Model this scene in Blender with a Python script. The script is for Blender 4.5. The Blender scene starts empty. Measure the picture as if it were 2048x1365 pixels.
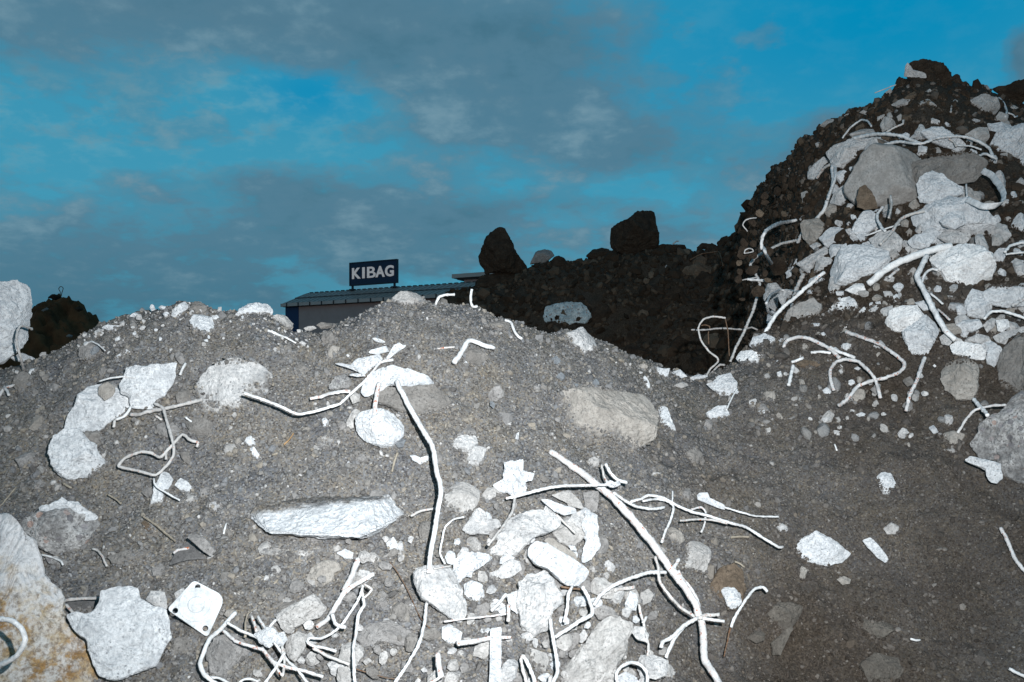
import bpy, bmesh, math, random
import numpy as np
from mathutils import Vector, Matrix

random.seed(7)
RNG = np.random.default_rng(11)
scene = bpy.context.scene
COL = scene.collection

# ------------------------------------------------------------------ camera
F = 1820.0          # focal length in pixels of a 2048 px wide frame (32 mm lens)
VH = 800.0          # row of the horizon
ZC = 1.2            # camera height
cam_data = bpy.data.cameras.new('camera')
cam_data.lens = 32.0
cam_data.sensor_width = 36.0
cam_data.shift_y = (VH - 682.5) / 2048.0
cam_data.clip_start = 0.05
cam_data.clip_end = 3000.0
cam = bpy.data.objects.new('camera', cam_data)
cam.location = (0, 0, ZC)
cam.rotation_euler = (math.radians(90), 0, 0)
COL.objects.link(cam)
scene.camera = cam

# ------------------------------------------------------------------ sky, dusk sun, camera flash
world = bpy.data.worlds.new('World')
scene.world = world
world.use_nodes = True
SUN_EL, SUN_AZ = math.radians(6.0), math.radians(205)


def build_world():
    nt = world.node_tree
    nt.nodes.clear()
    N = nt.nodes.new
    L = nt.links.new
    out = N('ShaderNodeOutputWorld')
    bg = N('ShaderNodeBackground')
    bg.inputs['Strength'].default_value = 0.10
    L(bg.outputs[0], out.inputs[0])
    sky = N('ShaderNodeTexSky')
    sky.sky_type = 'NISHITA'
    sky.sun_disc = False
    sky.sun_elevation = SUN_EL
    sky.sun_rotation = SUN_AZ
    sky.air_density = 1.0
    sky.dust_density = 0.3
    sky.ozone_density = 2.0
    tc = N('ShaderNodeTexCoord')
    sep = N('ShaderNodeSeparateXYZ')
    L(tc.outputs['Generated'], sep.inputs[0])

    def math_(op, a, b=None, c=None, clamp=False):
        m = N('ShaderNodeMath')
        m.operation = op
        m.use_clamp = clamp
        for i, v in enumerate((a, b, c)):
            if v is None:
                continue
            if isinstance(v, (int, float)):
                m.inputs[i].default_value = v
            else:
                L(v, m.inputs[i])
        return m.outputs[0]

    def mix(f, a, b):
        m = N('ShaderNodeMix')
        m.data_type = 'RGBA'
        for sock, v in ((m.inputs[0], f), (m.inputs[6], a), (m.inputs[7], b)):
            if isinstance(v, tuple):
                sock.default_value = (*v, 1)
            elif isinstance(v, (int, float)):
                sock.default_value = v
            else:
                L(v, sock)
        return m.outputs[2]

    def ramp(v, stops, interp='EASE'):
        r = N('ShaderNodeValToRGB')
        r.color_ramp.interpolation = interp
        while len(r.color_ramp.elements) < len(stops):
            r.color_ramp.elements.new(0.5)
        for e, (p, c) in zip(r.color_ramp.elements, stops):
            e.position = p
            e.color = (*c, 1) if isinstance(c, tuple) else (c, c, c, 1)
        L(v, r.inputs[0])
        return r.outputs[0]

    z = math_('MAXIMUM', sep.outputs[2], 0.0)
    # clear sky: the Nishita sky, tinted to the photograph's cyan, deeper near the horizon
    grad = ramp(z, [(0.0, CLEAR_LOW), (0.12, CLEAR_MID), (0.42, CLEAR_HIGH), (0.75, (0.012, 0.10, 0.19)), (1.0, (0.008, 0.07, 0.13))], 'LINEAR')
    lum = N('ShaderNodeRGBToBW')
    L(sky.outputs[0], lum.inputs[0])
    lumn = math_('MULTIPLY', lum.outputs[0], 0.35)
    lumc = math_('MINIMUM', math_('MAXIMUM', lumn, 0.97), 1.03)
    tint = N('ShaderNodeMix')
    tint.data_type = 'RGBA'
    tint.blend_type = 'MULTIPLY'
    tint.inputs[0].default_value = 1.0
    L(grad, tint.inputs[6])
    comb = N('ShaderNodeCombineXYZ')
    for i in range(3):
        L(lumc, comb.inputs[i])
    L(comb.outputs[0], tint.inputs[7])
    clear = tint.outputs[2]
    # cloud deck: direction projected on a flat layer overhead
    zz = math_('ADD', z, 0.30)
    px = math_('DIVIDE', sep.outputs[0], zz)
    py = math_('DIVIDE', sep.outputs[1], zz)
    cv = N('ShaderNodeCombineXYZ')
    L(px, cv.inputs[0])
    L(py, cv.inputs[1])

    def noise(vec, scale, detail, rough, offs, stretch=(1, 1, 1), dist=0.0):
        mp = N('ShaderNodeMapping')
        mp.inputs['Location'].default_value = offs
        mp.inputs['Scale'].default_value = stretch
        L(vec, mp.inputs[0])
        n = N('ShaderNodeTexNoise')
        n.inputs['Scale'].default_value = scale
        n.inputs['Detail'].default_value = detail
        n.inputs['Roughness'].default_value = rough
        n.inputs['Distortion'].default_value = dist
        L(mp.outputs[0], n.inputs['Vector'])
        return n.outputs['Fac']

    # tangent-plane angles of a direction: where in the sky each bank of cloud stands
    yy = math_('MAXIMUM', sep.outputs[1], 0.02)
    ta = math_('DIVIDE', sep.outputs[0], yy)
    te = math_('DIVIDE', sep.outputs[2], yy)

    def bank(u, v, su, sv, rot=0.0):
        a0, e0 = (u - 1024) / F, (VH - v) / F
        c, s = math.cos(rot), math.sin(rot)
        da = math_('SUBTRACT', ta, a0)
        de = math_('SUBTRACT', te, e0)
        x1 = math_('ADD', math_('MULTIPLY', da, c * F / su), math_('MULTIPLY', de, s * F / su))
        y1 = math_('ADD', math_('MULTIPLY', da, -s * F / sv), math_('MULTIPLY', de, c * F / sv))
        q = math_('ADD', math_('MULTIPLY', x1, x1), math_('MULTIPLY', y1, y1))
        return math_('POWER', 2.718, math_('MULTIPLY', q, -1.0))

    deep = math_('ADD', bank(1780, 20, 520, 200, 0.15), math_('MULTIPLY', bank(620, 185, 110, 60, -0.1), 0.8), None, True)
    clear = mix(deep, clear, CLEAR_DEEP)
    big = noise(cv.outputs[0], 1.9, 5, 0.52, (3.1, 1.7, 0), (0.85, 1.0, 1))
    fine = noise(cv.outputs[0], 5.5, 6, 0.58, (8.2, 4.4, 0), (0.85, 0.8, 1), 0.1)
    wisp = noise(cv.outputs[0], 17.0, 6, 0.6, (1.2, 9.4, 0), (0.85, 0.9, 1), 0.1)
    acc = math_('MULTIPLY', big, 0.60)
    acc = math_('ADD', acc, math_('MULTIPLY', fine, 0.80))
    acc = math_('ADD', acc, math_('MULTIPLY', wisp, 0.40))
    acc = math_('SUBTRACT', acc, 0.38)
    for (u, v, su, sv, rot, w) in CLOUD_BANKS:
        acc = math_('ADD', acc, math_('MULTIPLY', bank(u, v, su, sv, rot), w))
    thick = ramp(acc, [(0.38, 0.0), (0.50, 0.42), (0.66, 0.92), (0.9, 1.0)])
    # clouds: thin edges catch a pale light, thick parts go slate grey
    shade = ramp(math_('ADD', math_('MULTIPLY', fine, 0.70), math_('MULTIPLY', wisp, 0.30)),
                 [(0.34, CLOUD_DARK), (0.50, CLOUD_MID), (0.68, CLOUD_PALE)], 'EASE')
    low = ramp(te, [(0.0, 1.0), (0.22, 0.0)], 'EASE')
    shade2 = mix(math_('MULTIPLY', low, 0.75), shade, CLOUD_LOW)
    veil = math_('MULTIPLY', ramp(wisp, [(0.42, 0.0), (0.70, 1.0)]), math_('ADD', math_('SUBTRACT', 0.22, math_('MULTIPLY', deep, 0.17)), math_('MULTIPLY', bank(260, 210, 460, 130, 0.0), 0.5)))
    clear2 = mix(veil, clear, VEIL)
    skycol = mix(math_('MULTIPLY', thick, 0.93), clear2, shade2)
    # below the horizon: plain dim ground tone
    dn = ramp(math_('ADD', math_('MULTIPLY', sep.outputs[2], 20.0), 0.5), [(0.3, 0.0), (0.5, 1.0)])
    skycol = mix(dn, (0.03, 0.045, 0.055), skycol)
    scl = N('ShaderNodeVectorMath')
    scl.operation = 'SCALE'
    scl.inputs[3].default_value = 10.0
    L(skycol, scl.inputs[0])
    L(scl.outputs[0], bg.inputs[0])


# linear radiances of the dusk sky
CLEAR_LOW = (0.050, 0.190, 0.275)
CLEAR_MID = (0.066, 0.330, 0.475)
CLEAR_HIGH = (0.030, 0.290, 0.470)
CLEAR_DEEP = (0.001, 0.255, 0.480)
CLOUD_DARK = (0.066, 0.150, 0.210)
CLOUD_MID = (0.088, 0.192, 0.270)
CLOUD_PALE = (0.175, 0.300, 0.375)
CLOUD_LOW = (0.030, 0.108, 0.165)
VEIL = (0.15, 0.37, 0.47)
# (column, row) direction of each bank's middle, its spread, its tilt, its weight
CLOUD_BANKS = [
    (900, 60, 560, 110, -0.10, 0.26), (1120, 240, 330, 90, -0.25, 0.20), (350, 10, 420, 60, 0.0, 0.18), (1420, 110, 130, 90, 0.6, 0.10),
    (640, 420, 230, 70, -0.35, 0.24), (230, 520, 460, 90, 0.0, 0.24), (1230, 330, 170, 40, 0.2, 0.12),
    (950, 430, 110, 35, 0.2, 0.16), (1180, 410, 120, 22, 0.0, 0.14), (1330, 460, 160, 40, 0.1, 0.12),
    (600, 190, 200, 60, -0.1, -0.22), (1780, 50, 420, 150, 0.2, -0.50), (1080, 370, 280, 40, 0, -0.14),
    (2060, 100, 70, 80, 0.5, 0.60), (230, 220, 380, 80, 0.0, -0.10), (1640, 260, 90, 50, 0.8, 0.20), (1500, 380, 200, 60, 0.2, 0.02),
    (480, 310, 420, 35, 0.0, -0.20), (1550, 70, 60, 70, 0.5, 0.25),
]
build_world()

sun_d = bpy.data.lights.new('sun', 'SUN')
sun_d.energy = 0.22
sun_d.angle = math.radians(14)
sun_d.color = (1.0, 0.80, 0.66)
sun = bpy.data.objects.new('sun', sun_d)
sun.rotation_euler = (math.pi / 2 - SUN_EL, 0, math.pi - SUN_AZ)
COL.objects.link(sun)

# the photographer's flash, a little above and to the right of the lens: the lamp this picture was taken with
flash_d = bpy.data.lights.new('camera_flash', 'SPOT')
flash_d.energy = 335.0
flash_d.color = (0.985, 0.995, 1.0)
flash_d.shadow_soft_size = 0.008
flash_d.spot_size = math.radians(98)
flash_d.spot_blend = 1.0
flash = bpy.data.objects.new('camera_flash', flash_d)
flash.location = (0.115, 0.03, ZC + 0.135)
_aim = Vector(((1110 - 1024) / F, 1.0, (VH - 580) / F)) * 1.9 + Vector((0, 0, ZC)) - flash.location
flash.rotation_euler = _aim.to_track_quat('-Z', 'Y').to_euler()
COL.objects.link(flash)

vs = scene.view_settings
scene.display_settings.display_device = 'sRGB'
vs.view_transform = 'Standard'
vs.look = 'None'
vs.exposure = 0.0
vs.gamma = 1.0
vs.use_curve_mapping = False


# ------------------------------------------------------------------ noise
def _hash(ix, iy, iz):
    h = (ix.astype(np.uint32) * np.uint32(374761393)) ^ (iy.astype(np.uint32) * np.uint32(668265263)) \
        ^ (iz.astype(np.uint32) * np.uint32(2246822519))
    h = (h ^ (h >> np.uint32(13))) * np.uint32(1274126177)
    h = h ^ (h >> np.uint32(16))
    return (h & np.uint32(0xFFFF)).astype(np.float32) / 32767.5 - 1.0


def vnoise(p):
    p = np.asarray(p, dtype=np.float64)
    i = np.floor(p)
    f = (p - i).astype(np.float32)
    i = i.astype(np.int64)
    u = f * f * f * (f * (f * 6 - 15) + 10)
    r = 0
    for dx in (0, 1):
        wx = u[:, 0] if dx else 1 - u[:, 0]
        for dy in (0, 1):
            wy = u[:, 1] if dy else 1 - u[:, 1]
            for dz in (0, 1):
                wz = u[:, 2] if dz else 1 - u[:, 2]
                r = r + wx * wy * wz * _hash(i[:, 0] + dx, i[:, 1] + dy, i[:, 2] + dz)
    return r


def fbm(p, octaves=3, gain=0.5):
    a, s, r = 1.0, 1.0, 0
    for k in range(octaves):
        r = r + a * vnoise(p * s + 17.3 * k)
        a *= gain
        s *= 2.03
    return r


# ------------------------------------------------------------------ object helpers
def tag(o, label=None, cat=None, group=None, kind=None):
    if label:
        o['label'] = label
    if cat:
        o['category'] = cat
    if group:
        o['group'] = group
    if kind:
        o['kind'] = kind
    return o


def empty(name, loc, rz=0.0):
    o = bpy.data.objects.new(name, None)
    o.location = loc
    o.rotation_euler = (0, 0, rz)
    o.empty_display_size = 0.1
    COL.objects.link(o)
    return o


def link_mesh(name, me, mat, parent=None, loc=(0, 0, 0)):
    o = bpy.data.objects.new(name, me)
    o.location = loc
    if mat and not me.materials:
        me.materials.append(mat)
    COL.objects.link(o)
    if parent:
        o.parent = parent
    return o


def mesh_from_np(name, verts, faces, smooth=True):
    """verts (N,3), faces (M,k) with one k."""
    verts = np.ascontiguousarray(verts, dtype=np.float32)
    faces = np.ascontiguousarray(faces, dtype=np.int32)
    me = bpy.data.meshes.new(name)
    n, m, k = len(verts), len(faces), faces.shape[1]
    me.vertices.add(n)
    me.vertices.foreach_set('co', verts.ravel())
    me.loops.add(m * k)
    me.loops.foreach_set('vertex_index', faces.ravel())
    me.polygons.add(m)
    me.polygons.foreach_set('loop_start', np.arange(0, m * k, k, dtype=np.int32))
    me.polygons.foreach_set('loop_total', np.full(m, k, dtype=np.int32))
    me.update(calc_edges=True)
    me.polygons.foreach_set('use_smooth', np.full(m, smooth, dtype=bool))
    return me


def add_attr(me, name, vals):
    a = me.attributes.new(name, 'FLOAT', 'POINT')
    a.data.foreach_set('value', np.ascontiguousarray(vals, dtype=np.float32))


def poly_mesh(name, verts, faces):
    me = bpy.data.meshes.new(name)
    me.from_pydata([tuple(v) for v in verts], [], faces)
    me.update()
    return me


# ------------------------------------------------------------------ materials
class NT:
    def __init__(self, name):
        self.m = bpy.data.materials.new(name)
        self.m.use_nodes = True
        self.nt = self.m.node_tree
        self.nt.nodes.clear()
        self.out = self.N('ShaderNodeOutputMaterial')
        self.b = self.N('ShaderNodeBsdfPrincipled')
        self.b.inputs['Roughness'].default_value = 0.92
        self.b.inputs['Specular IOR Level'].default_value = 0.15
        self.L(self.b.outputs[0], self.out.inputs[0])

    def N(self, t):
        return self.nt.nodes.new(t)

    def L(self, a, b):
        self.nt.links.new(a, b)

    def val(self, sock, v):
        if isinstance(v, (int, float)):
            sock.default_value = v
        elif isinstance(v, tuple):
            sock.default_value = (*v, 1) if len(v) == 3 and sock.type == 'RGBA' else v
        else:
            self.L(v, sock)

    def math(self, op, a, b=0.0, clamp=False):
        n = self.N('ShaderNodeMath')
        n.operation = op
        n.use_clamp = clamp
        self.val(n.inputs[0], a)
        self.val(n.inputs[1], b)
        return n.outputs[0]

    def mix(self, f, a, b, blend='MIX'):
        n = self.N('ShaderNodeMix')
        n.data_type = 'RGBA'
        n.blend_type = blend
        self.val(n.inputs[0], f)
        self.val(n.inputs[6], a)
        self.val(n.inputs[7], b)
        return n.outputs[2]

    def noise(self, vec, scale, detail=4, rough=0.6, dist=0.0):
        n = self.N('ShaderNodeTexNoise')
        n.inputs['Scale'].default_value = scale
        n.inputs['Detail'].default_value = detail
        n.inputs['Roughness'].default_value = rough
        n.inputs['Distortion'].default_value = dist
        self.L(vec, n.inputs['Vector'])
        return n.outputs['Fac']

    def voro(self, vec, scale, feature='F1', rand=1.0):
        n = self.N('ShaderNodeTexVoronoi')
        n.feature = feature
        n.inputs['Scale'].default_value = scale
        n.inputs['Randomness'].default_value = rand
        self.L(vec, n.inputs['Vector'])
        return n

    def ramp(self, v, stops, interp='LINEAR'):
        r = self.N('ShaderNodeValToRGB')
        r.color_ramp.interpolation = interp
        while len(r.color_ramp.elements) < len(stops):
            r.color_ramp.elements.new(0.5)
        for e, (p, c) in zip(r.color_ramp.elements, stops):
            e.position = p
            e.color = (*c, 1) if isinstance(c, tuple) else (c, c, c, 1)
        self.val(r.inputs[0], v)
        return r.outputs[0]

    def attr(self, name):
        a = self.N('ShaderNodeAttribute')
        a.attribute_name = name
        return a

    def pos(self):
        return self.N('ShaderNodeNewGeometry').outputs['Position']

    def objcoord(self):
        t = self.N('ShaderNodeTexCoord').outputs['Object']
        r = self.N('ShaderNodeObjectInfo').outputs['Random']
        v = self.N('ShaderNodeVectorMath')
        v.operation = 'ADD'
        self.L(t, v.inputs[0])
        s = self.math('MULTIPLY', r, 37.0)
        c = self.N('ShaderNodeCombineXYZ')
        self.L(s, c.inputs[0])
        self.L(s, c.inputs[1])
        self.L(c.outputs[0], v.inputs[1])
        return v.outputs[0]

    def bump(self, h, strength, dist, prev=None):
        n = self.N('ShaderNodeBump')
        n.inputs['Strength'].default_value = strength
        n.inputs['Distance'].default_value = dist
        self.L(h, n.inputs['Height'])
        if prev is not None:
            self.L(prev, n.inputs['Normal'])
        return n.outputs[0]

    def soil_colour(self, p, dark=None):
        """grey crushed-concrete soil; 'dark' blends to brown earth, which on the right also stands in for shade"""
        v = self.voro(p, 330.0)
        r1 = self.N('ShaderNodeSeparateColor')
        self.L(v.outputs['Color'], r1.inputs[0])
        grain = self.ramp(r1.outputs[0], [(0.0, (.062, .060, .060)), (0.14, (.128, .124, .121)), (0.34, (.178, .172, .166)), (0.5, (.160, .168, .180)),
                                          (0.64, (.225, .205, .172)), (0.76, (.205, .212, .220)), (0.88, (.150, .150, .146)), (0.94, (.28, .275, .265)),
                                          (0.98, (.42, .42, .415))], 'CONSTANT')
        n1 = self.noise(p, 420.0, 3, 0.7)
        n2 = self.noise(p, 9.0, 5, 0.6)
        c = self.mix(self.ramp(n1, [(0.3, 0.0), (0.7, 1.0)]), self.mix(0.6, grain, (.075, .073, .072)), grain)
        big = self.ramp(n2, [(0.35, (.82, .84, .88)), (0.5, (1.0, 0.98, .95)), (0.68, (1.10, 1.02, .90))])
        c = self.mix(1.0, c, big, 'MULTIPLY')
        if dark is not None:
            brown = self.ramp(r1.outputs[1], [(0.0, (.020, .0145, .010)), (0.5, (.036, .027, .019)), (0.9, (.062, .049, .037))])  # brown deepened, also standing in for shaded gaps between right-hand stones
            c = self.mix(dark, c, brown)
        return c, n1


def mat_soil():
    t = NT('soil')
    p = t.pos()
    d = t.attr('dark').outputs['Fac']
    nb = t.noise(p, 7.0, 4, 0.6)
    d2 = t.math('ADD', d, t.math('MULTIPLY', t.math('SUBTRACT', nb, 0.5), 0.5), True)
    c, n1 = t.soil_colour(p, d2)
    t.L(c, t.b.inputs['Base Color'])
    nm = t.noise(p, 120.0, 6, 0.72)
    b = t.bump(nm, 0.75, 0.006)
    b = t.bump(n1, 0.5, 0.002, b)
    t.L(b, t.b.inputs['Normal'])
    return t.m


def mat_gravel(name='gravel', dark=False):
    t = NT(name)
    tone = t.attr('tone').outputs['Fac']
    p = t.pos()
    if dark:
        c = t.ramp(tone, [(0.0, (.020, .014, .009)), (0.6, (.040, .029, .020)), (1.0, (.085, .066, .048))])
    else:
        c = t.ramp(tone, [(0.0, (.085, .083, .081)), (0.30, (.165, .160, .154)), (0.52, (.160, .167, .176)),
                          (0.72, (.225, .203, .170)), (0.86, (.188, .190, .192)), (0.96, (.18, .172, .162)), (1.0, (.42, .42, .415))])
        dk = t.attr('dark').outputs['Fac']
        c = t.mix(dk, c, t.ramp(tone, [(0.0, (.026, .019, .013)), (0.7, (.048, .036, .026)), (1.0, (.13, .115, .10))]))
    n = t.noise(p, 300.0, 4, 0.7)
    c = t.mix(1.0, c, t.ramp(n, [(0.3, (.72, .72, .72)), (0.7, (1.18, 1.18, 1.18))]), 'MULTIPLY')
    t.L(c, t.b.inputs['Base Color'])
    t.L(t.bump(n, 0.6, 0.002), t.b.inputs['Normal'])
    return t.m


TONES = {
    'earth': ((.135, .124, .108), (.100, .091, .079), (.072, .065, .057), 1.2),
    'bright': ((.82, .83, .83), (.70, .71, .71), (.47, .48, .49), 1.2),  # white concrete lightened in colour to stand in for flash light
    'white': ((.64, .66, .675), (.565, .585, .60), (.34, .36, .38), 1.3),
    'pale': ((.43, .425, .415), (.33, .325, .316), (.235, .232, .226), 1.0),
    'chalk': ((.56, .56, .555), (.44, .442, .44), (.28, .288, .295), 1.3),
    'grey': ((.27, .265, .26), (.205, .20, .195), (.145, .142, .139), 1.0),
    'tan': ((.33, .313, .288), (.268, .253, .232), (.195, .184, .168), 0.9),
    'soil': ((.215, .207, .196), (.168, .161, .152), (.125, .12, .113), 1.0),
    'umber': ((.15, .118, .088), (.105, .082, .060), (.075, .058, .043), 1.0),
    'brown': ((.052, .039, .028), (.033, .024, .017), (.02, .015, .011), 1.2),
    'slate': ((.125, .125, .124), (.095, .095, .096), (.07, .07, .07), 0.5),
    'blue': ((.62, .69, .70), (.40, .48, .50), (.22, .28, .31), 1.2),
    'bluestone': ((.20, .22, .235), (.145, .16, .175), (.105, .115, .125), 0.6),
    'cong': ((.46, .46, .455), (.26, .26, .258), (.10, .098, .098), 1.4),
    'smooth': ((.31, .305, .295), (.255, .25, .24), (.19, .185, .177), 0.6),
}


def mat_rock(tone):
    hi, mid, lo, rough = TONES[tone]
    t = NT('rock_' + tone)
    p = t.objcoord()
    wp = t.pos()
    n2 = t.noise(p, 26.0, 6, 0.65)
    n1 = t.noise(p, 140.0, 6, 0.72)
    c = t.ramp(n2, [(0.28, lo), (0.46, mid), (0.62, hi)])
    c = t.mix(t.ramp(n1, [(0.36, 0.85), (0.55, 0.0)]), c, lo)
    n3 = t.noise(p, 330.0, 3, 0.65)
    c = t.mix(1.0, c, t.ramp(n3, [(0.32, (.82, .83, .84)), (0.5, (1.0, 1.0, 1.0)), (0.7, (1.06, 1.06, 1.06))]), 'MULTIPLY')
    pit = t.voro(p, 210.0)
    pm = t.N('ShaderNodeSeparateColor')
    t.L(pit.outputs['Color'], pm.inputs[0])
    sel = t.math('GREATER_THAN', pm.outputs[0], 0.84 if tone != 'cong' and tone != 'blue' else 0.72)
    near = t.math('LESS_THAN', pit.outputs['Distance'], 0.34)
    speck = t.math('MULTIPLY', sel, t.math('MULTIPLY', near, t.ramp(n2, [(0.42, 0.0), (0.55, 1.0)])))
    c = t.mix(t.math('MULTIPLY', speck, 0.7), c, tuple(x * 0.5 for x in lo))
    if tone in ('cong', 'blue'):
        ag = t.voro(p, 70.0)
        ac = t.N('ShaderNodeSeparateColor')
        t.L(ag.outputs['Color'], ac.inputs[0])
        s2 = t.math('MULTIPLY', t.math('GREATER_THAN', ac.outputs[1], 0.62), t.math('LESS_THAN', ag.outputs['Distance'], 0.42))
        c = t.mix(t.math('MULTIPLY', s2, 0.8), c, t.ramp(ac.outputs[0], [(0, (.10, .10, .11)), (.5, (.26, .25, .26)), (1, (.34, .22, .17))]))
    # soil caught on the stone: where it sinks in the heap, and on what it carries
    bury = t.attr('bury').outputs['Fac']
    nn = t.noise(wp, 60.0, 6, 0.72)
    n_st = t.noise(wp, 17.0, 5, 0.7)
    stuck = t.ramp(n_st, [(0.50, 0.0), (0.72, 0.30 if tone == 'white' else 0.5)])
    fac = t.ramp(t.math('ADD', t.math('ADD', bury, stuck), t.math('MULTIPLY', t.math('SUBTRACT', nn, 0.5), 0.95)), [(0.22, 0.0), (0.80, 1.0)], 'EASE')
    if tone == 'brown':
        s = t.ramp(nn, [(0, (.04, .026, .016)), (1, (.07, .048, .03))])
    else:
        s, _ = t.soil_colour(wp, t.attr('dark').outputs['Fac'])
    c = t.mix(fac, c, s)
    t.L(c, t.b.inputs['Base Color'])
    b = t.bump(n2, 0.5 * rough, 0.010)
    b = t.bump(n1, 0.8 * rough, 0.0045, b)
    b = t.bump(t.noise(p, 520.0, 3, 0.7), 0.5 * min(rough, 1), 0.0016, b)
    t.L(b, t.b.inputs['Normal'])
    return t.m


def mat_ochre():
    t = NT('rock_ochre')
    p = t.objcoord()
    n2 = t.noise(p, 13.0, 7, 0.68)
    n3 = t.noise(p, 34.0, 7, 0.7)
    n1 = t.noise(p, 150.0, 6, 0.72)
    c = t.ramp(n2, [(0.34, (.22, .12, .045)), (0.44, (.36, .23, .10)), (0.53, (.42, .34, .23)), (0.62, (.56, .53, .48))])
    c = t.mix(t.ramp(n3, [(0.46, 0.0), (0.58, 0.9)]), c, (.56, .555, .54))
    c = t.mix(t.ramp(n1, [(0.38, 0.8), (0.54, 0.0)]), c, (.17, .13, .095))
    hgt = t.attr('upper').outputs['Fac']
    c = t.mix(t.ramp(t.math('ADD', hgt, t.math('MULTIPLY', t.math('SUBTRACT', n3, 0.5), 1.1)), [(0.58, 0.0), (0.88, 1.0)]), c, t.mix(t.ramp(n1, [(0.35, 0.8), (0.5, 0.0)]), (.56, .57, .58), (.34, .345, .35)))
    t.L(c, t.b.inputs['Base Color'])
    b = t.bump(n3, 0.7, 0.012)
    b = t.bump(n1, 0.8, 0.005, b)
    t.L(b, t.b.inputs['Normal'])
    return t.m


def mat_rod(name, base, rust_at, rust=(.30, .085, .028)):
    t = NT(name)
    p = t.objcoord()
    n1 = t.noise(p, 170.0, 4, 0.65)
    n2 = t.noise(p, 40.0, 5, 0.65)
    c = t.ramp(n2, [(0.3, tuple(x * 0.72 for x in base)), (0.6, base)])
    c = t.mix(t.ramp(n1, [(0.33, 0.55), (0.47, 0.0)]), c, tuple(x * 0.5 for x in base))
    nd = t.noise(p, 24.0, 5, 0.7)
    c = t.mix(t.ramp(nd, [(0.50, 0.0), (0.66, 0.62)]), c, tuple(x * 0.42 for x in base))
    f = t.math('MULTIPLY', t.ramp(n1, [(rust_at, 0.0), (rust_at + 0.05, 1.0)]),
               t.ramp(n2, [(0.40, 0.15), (0.60, 1.0)]))
    c = t.mix(f, c, rust)
    t.L(c, t.b.inputs['Base Color'])
    b = t.bump(t.noise(p, 260.0, 4, 0.7), 0.7, 0.002)
    t.L(b, t.b.inputs['Normal'])
    return t.m


def mat_plain(name, col, rough=0.7, var=0.12, scale=3.0, bump=0.0, spec=0.3):
    t = NT(name)
    p = t.objcoord()
    n = t.noise(p, scale, 5, 0.65)
    t.L(t.ramp(n, [(0.3, tuple(x * (1 - var) for x in col)), (0.7, tuple(min(1, x * (1 + var)) for x in col))]), t.b.inputs['Base Color'])
    t.b.inputs['Roughness'].default_value = rough
    t.b.inputs['Specular IOR Level'].default_value = spec
    if bump:
        t.L(t.bump(n, 0.5, bump), t.b.inputs['Normal'])
    return t.m


M = {k: mat_rock(k) for k in TONES}
M['ochre'] = mat_ochre()
M['soilground'] = mat_soil()
M['gravel'] = mat_gravel()
M['gravel_dark'] = mat_gravel('gravel_dark', True)
M['far_earth'] = mat_plain('far_earth', (.090, .043, .020), 0.95, 0.55, 3.2, 0.05, 0.1)
M['clean'] = mat_rod('rod_dusted', (.64, .655, .66), 0.62)
M['dusty_rod'] = mat_rod('rod_dusty', (.52, .515, .50), 0.57)
M['bright_rod'] = mat_rod('rod_lightened', (.78, .79, .79), 0.61)  # dusted rod colour lightened to make up for weak flash light
M['rusty'] = mat_rod('rod_rust_flecked', (.60, .605, .605), 0.555)
M['duller'] = mat_rod('rod_dull', (.46, .455, .445), 0.60)
M['rustbrown'] = mat_rod('rod_brown', (.17, .12, .085), 0.50, (.10, .045, .02))
M['straw'] = mat_rod('straw', (.30, .27, .22), 0.8, (.2, .15, .1))
M['wood'] = mat_rod('wood_chip', (.36, .23, .12), 0.62, (.2, .1, .04))

# ------------------------------------------------------------------ the heap, as a height field z(X/Y, Y)
# per column: bottom, middle, near crest (row, depth), valley behind (height, depth) or slope (row, depth), far crest, far foot
BACK = lambda v, y: ZC + (VH - v) / F * y
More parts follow.
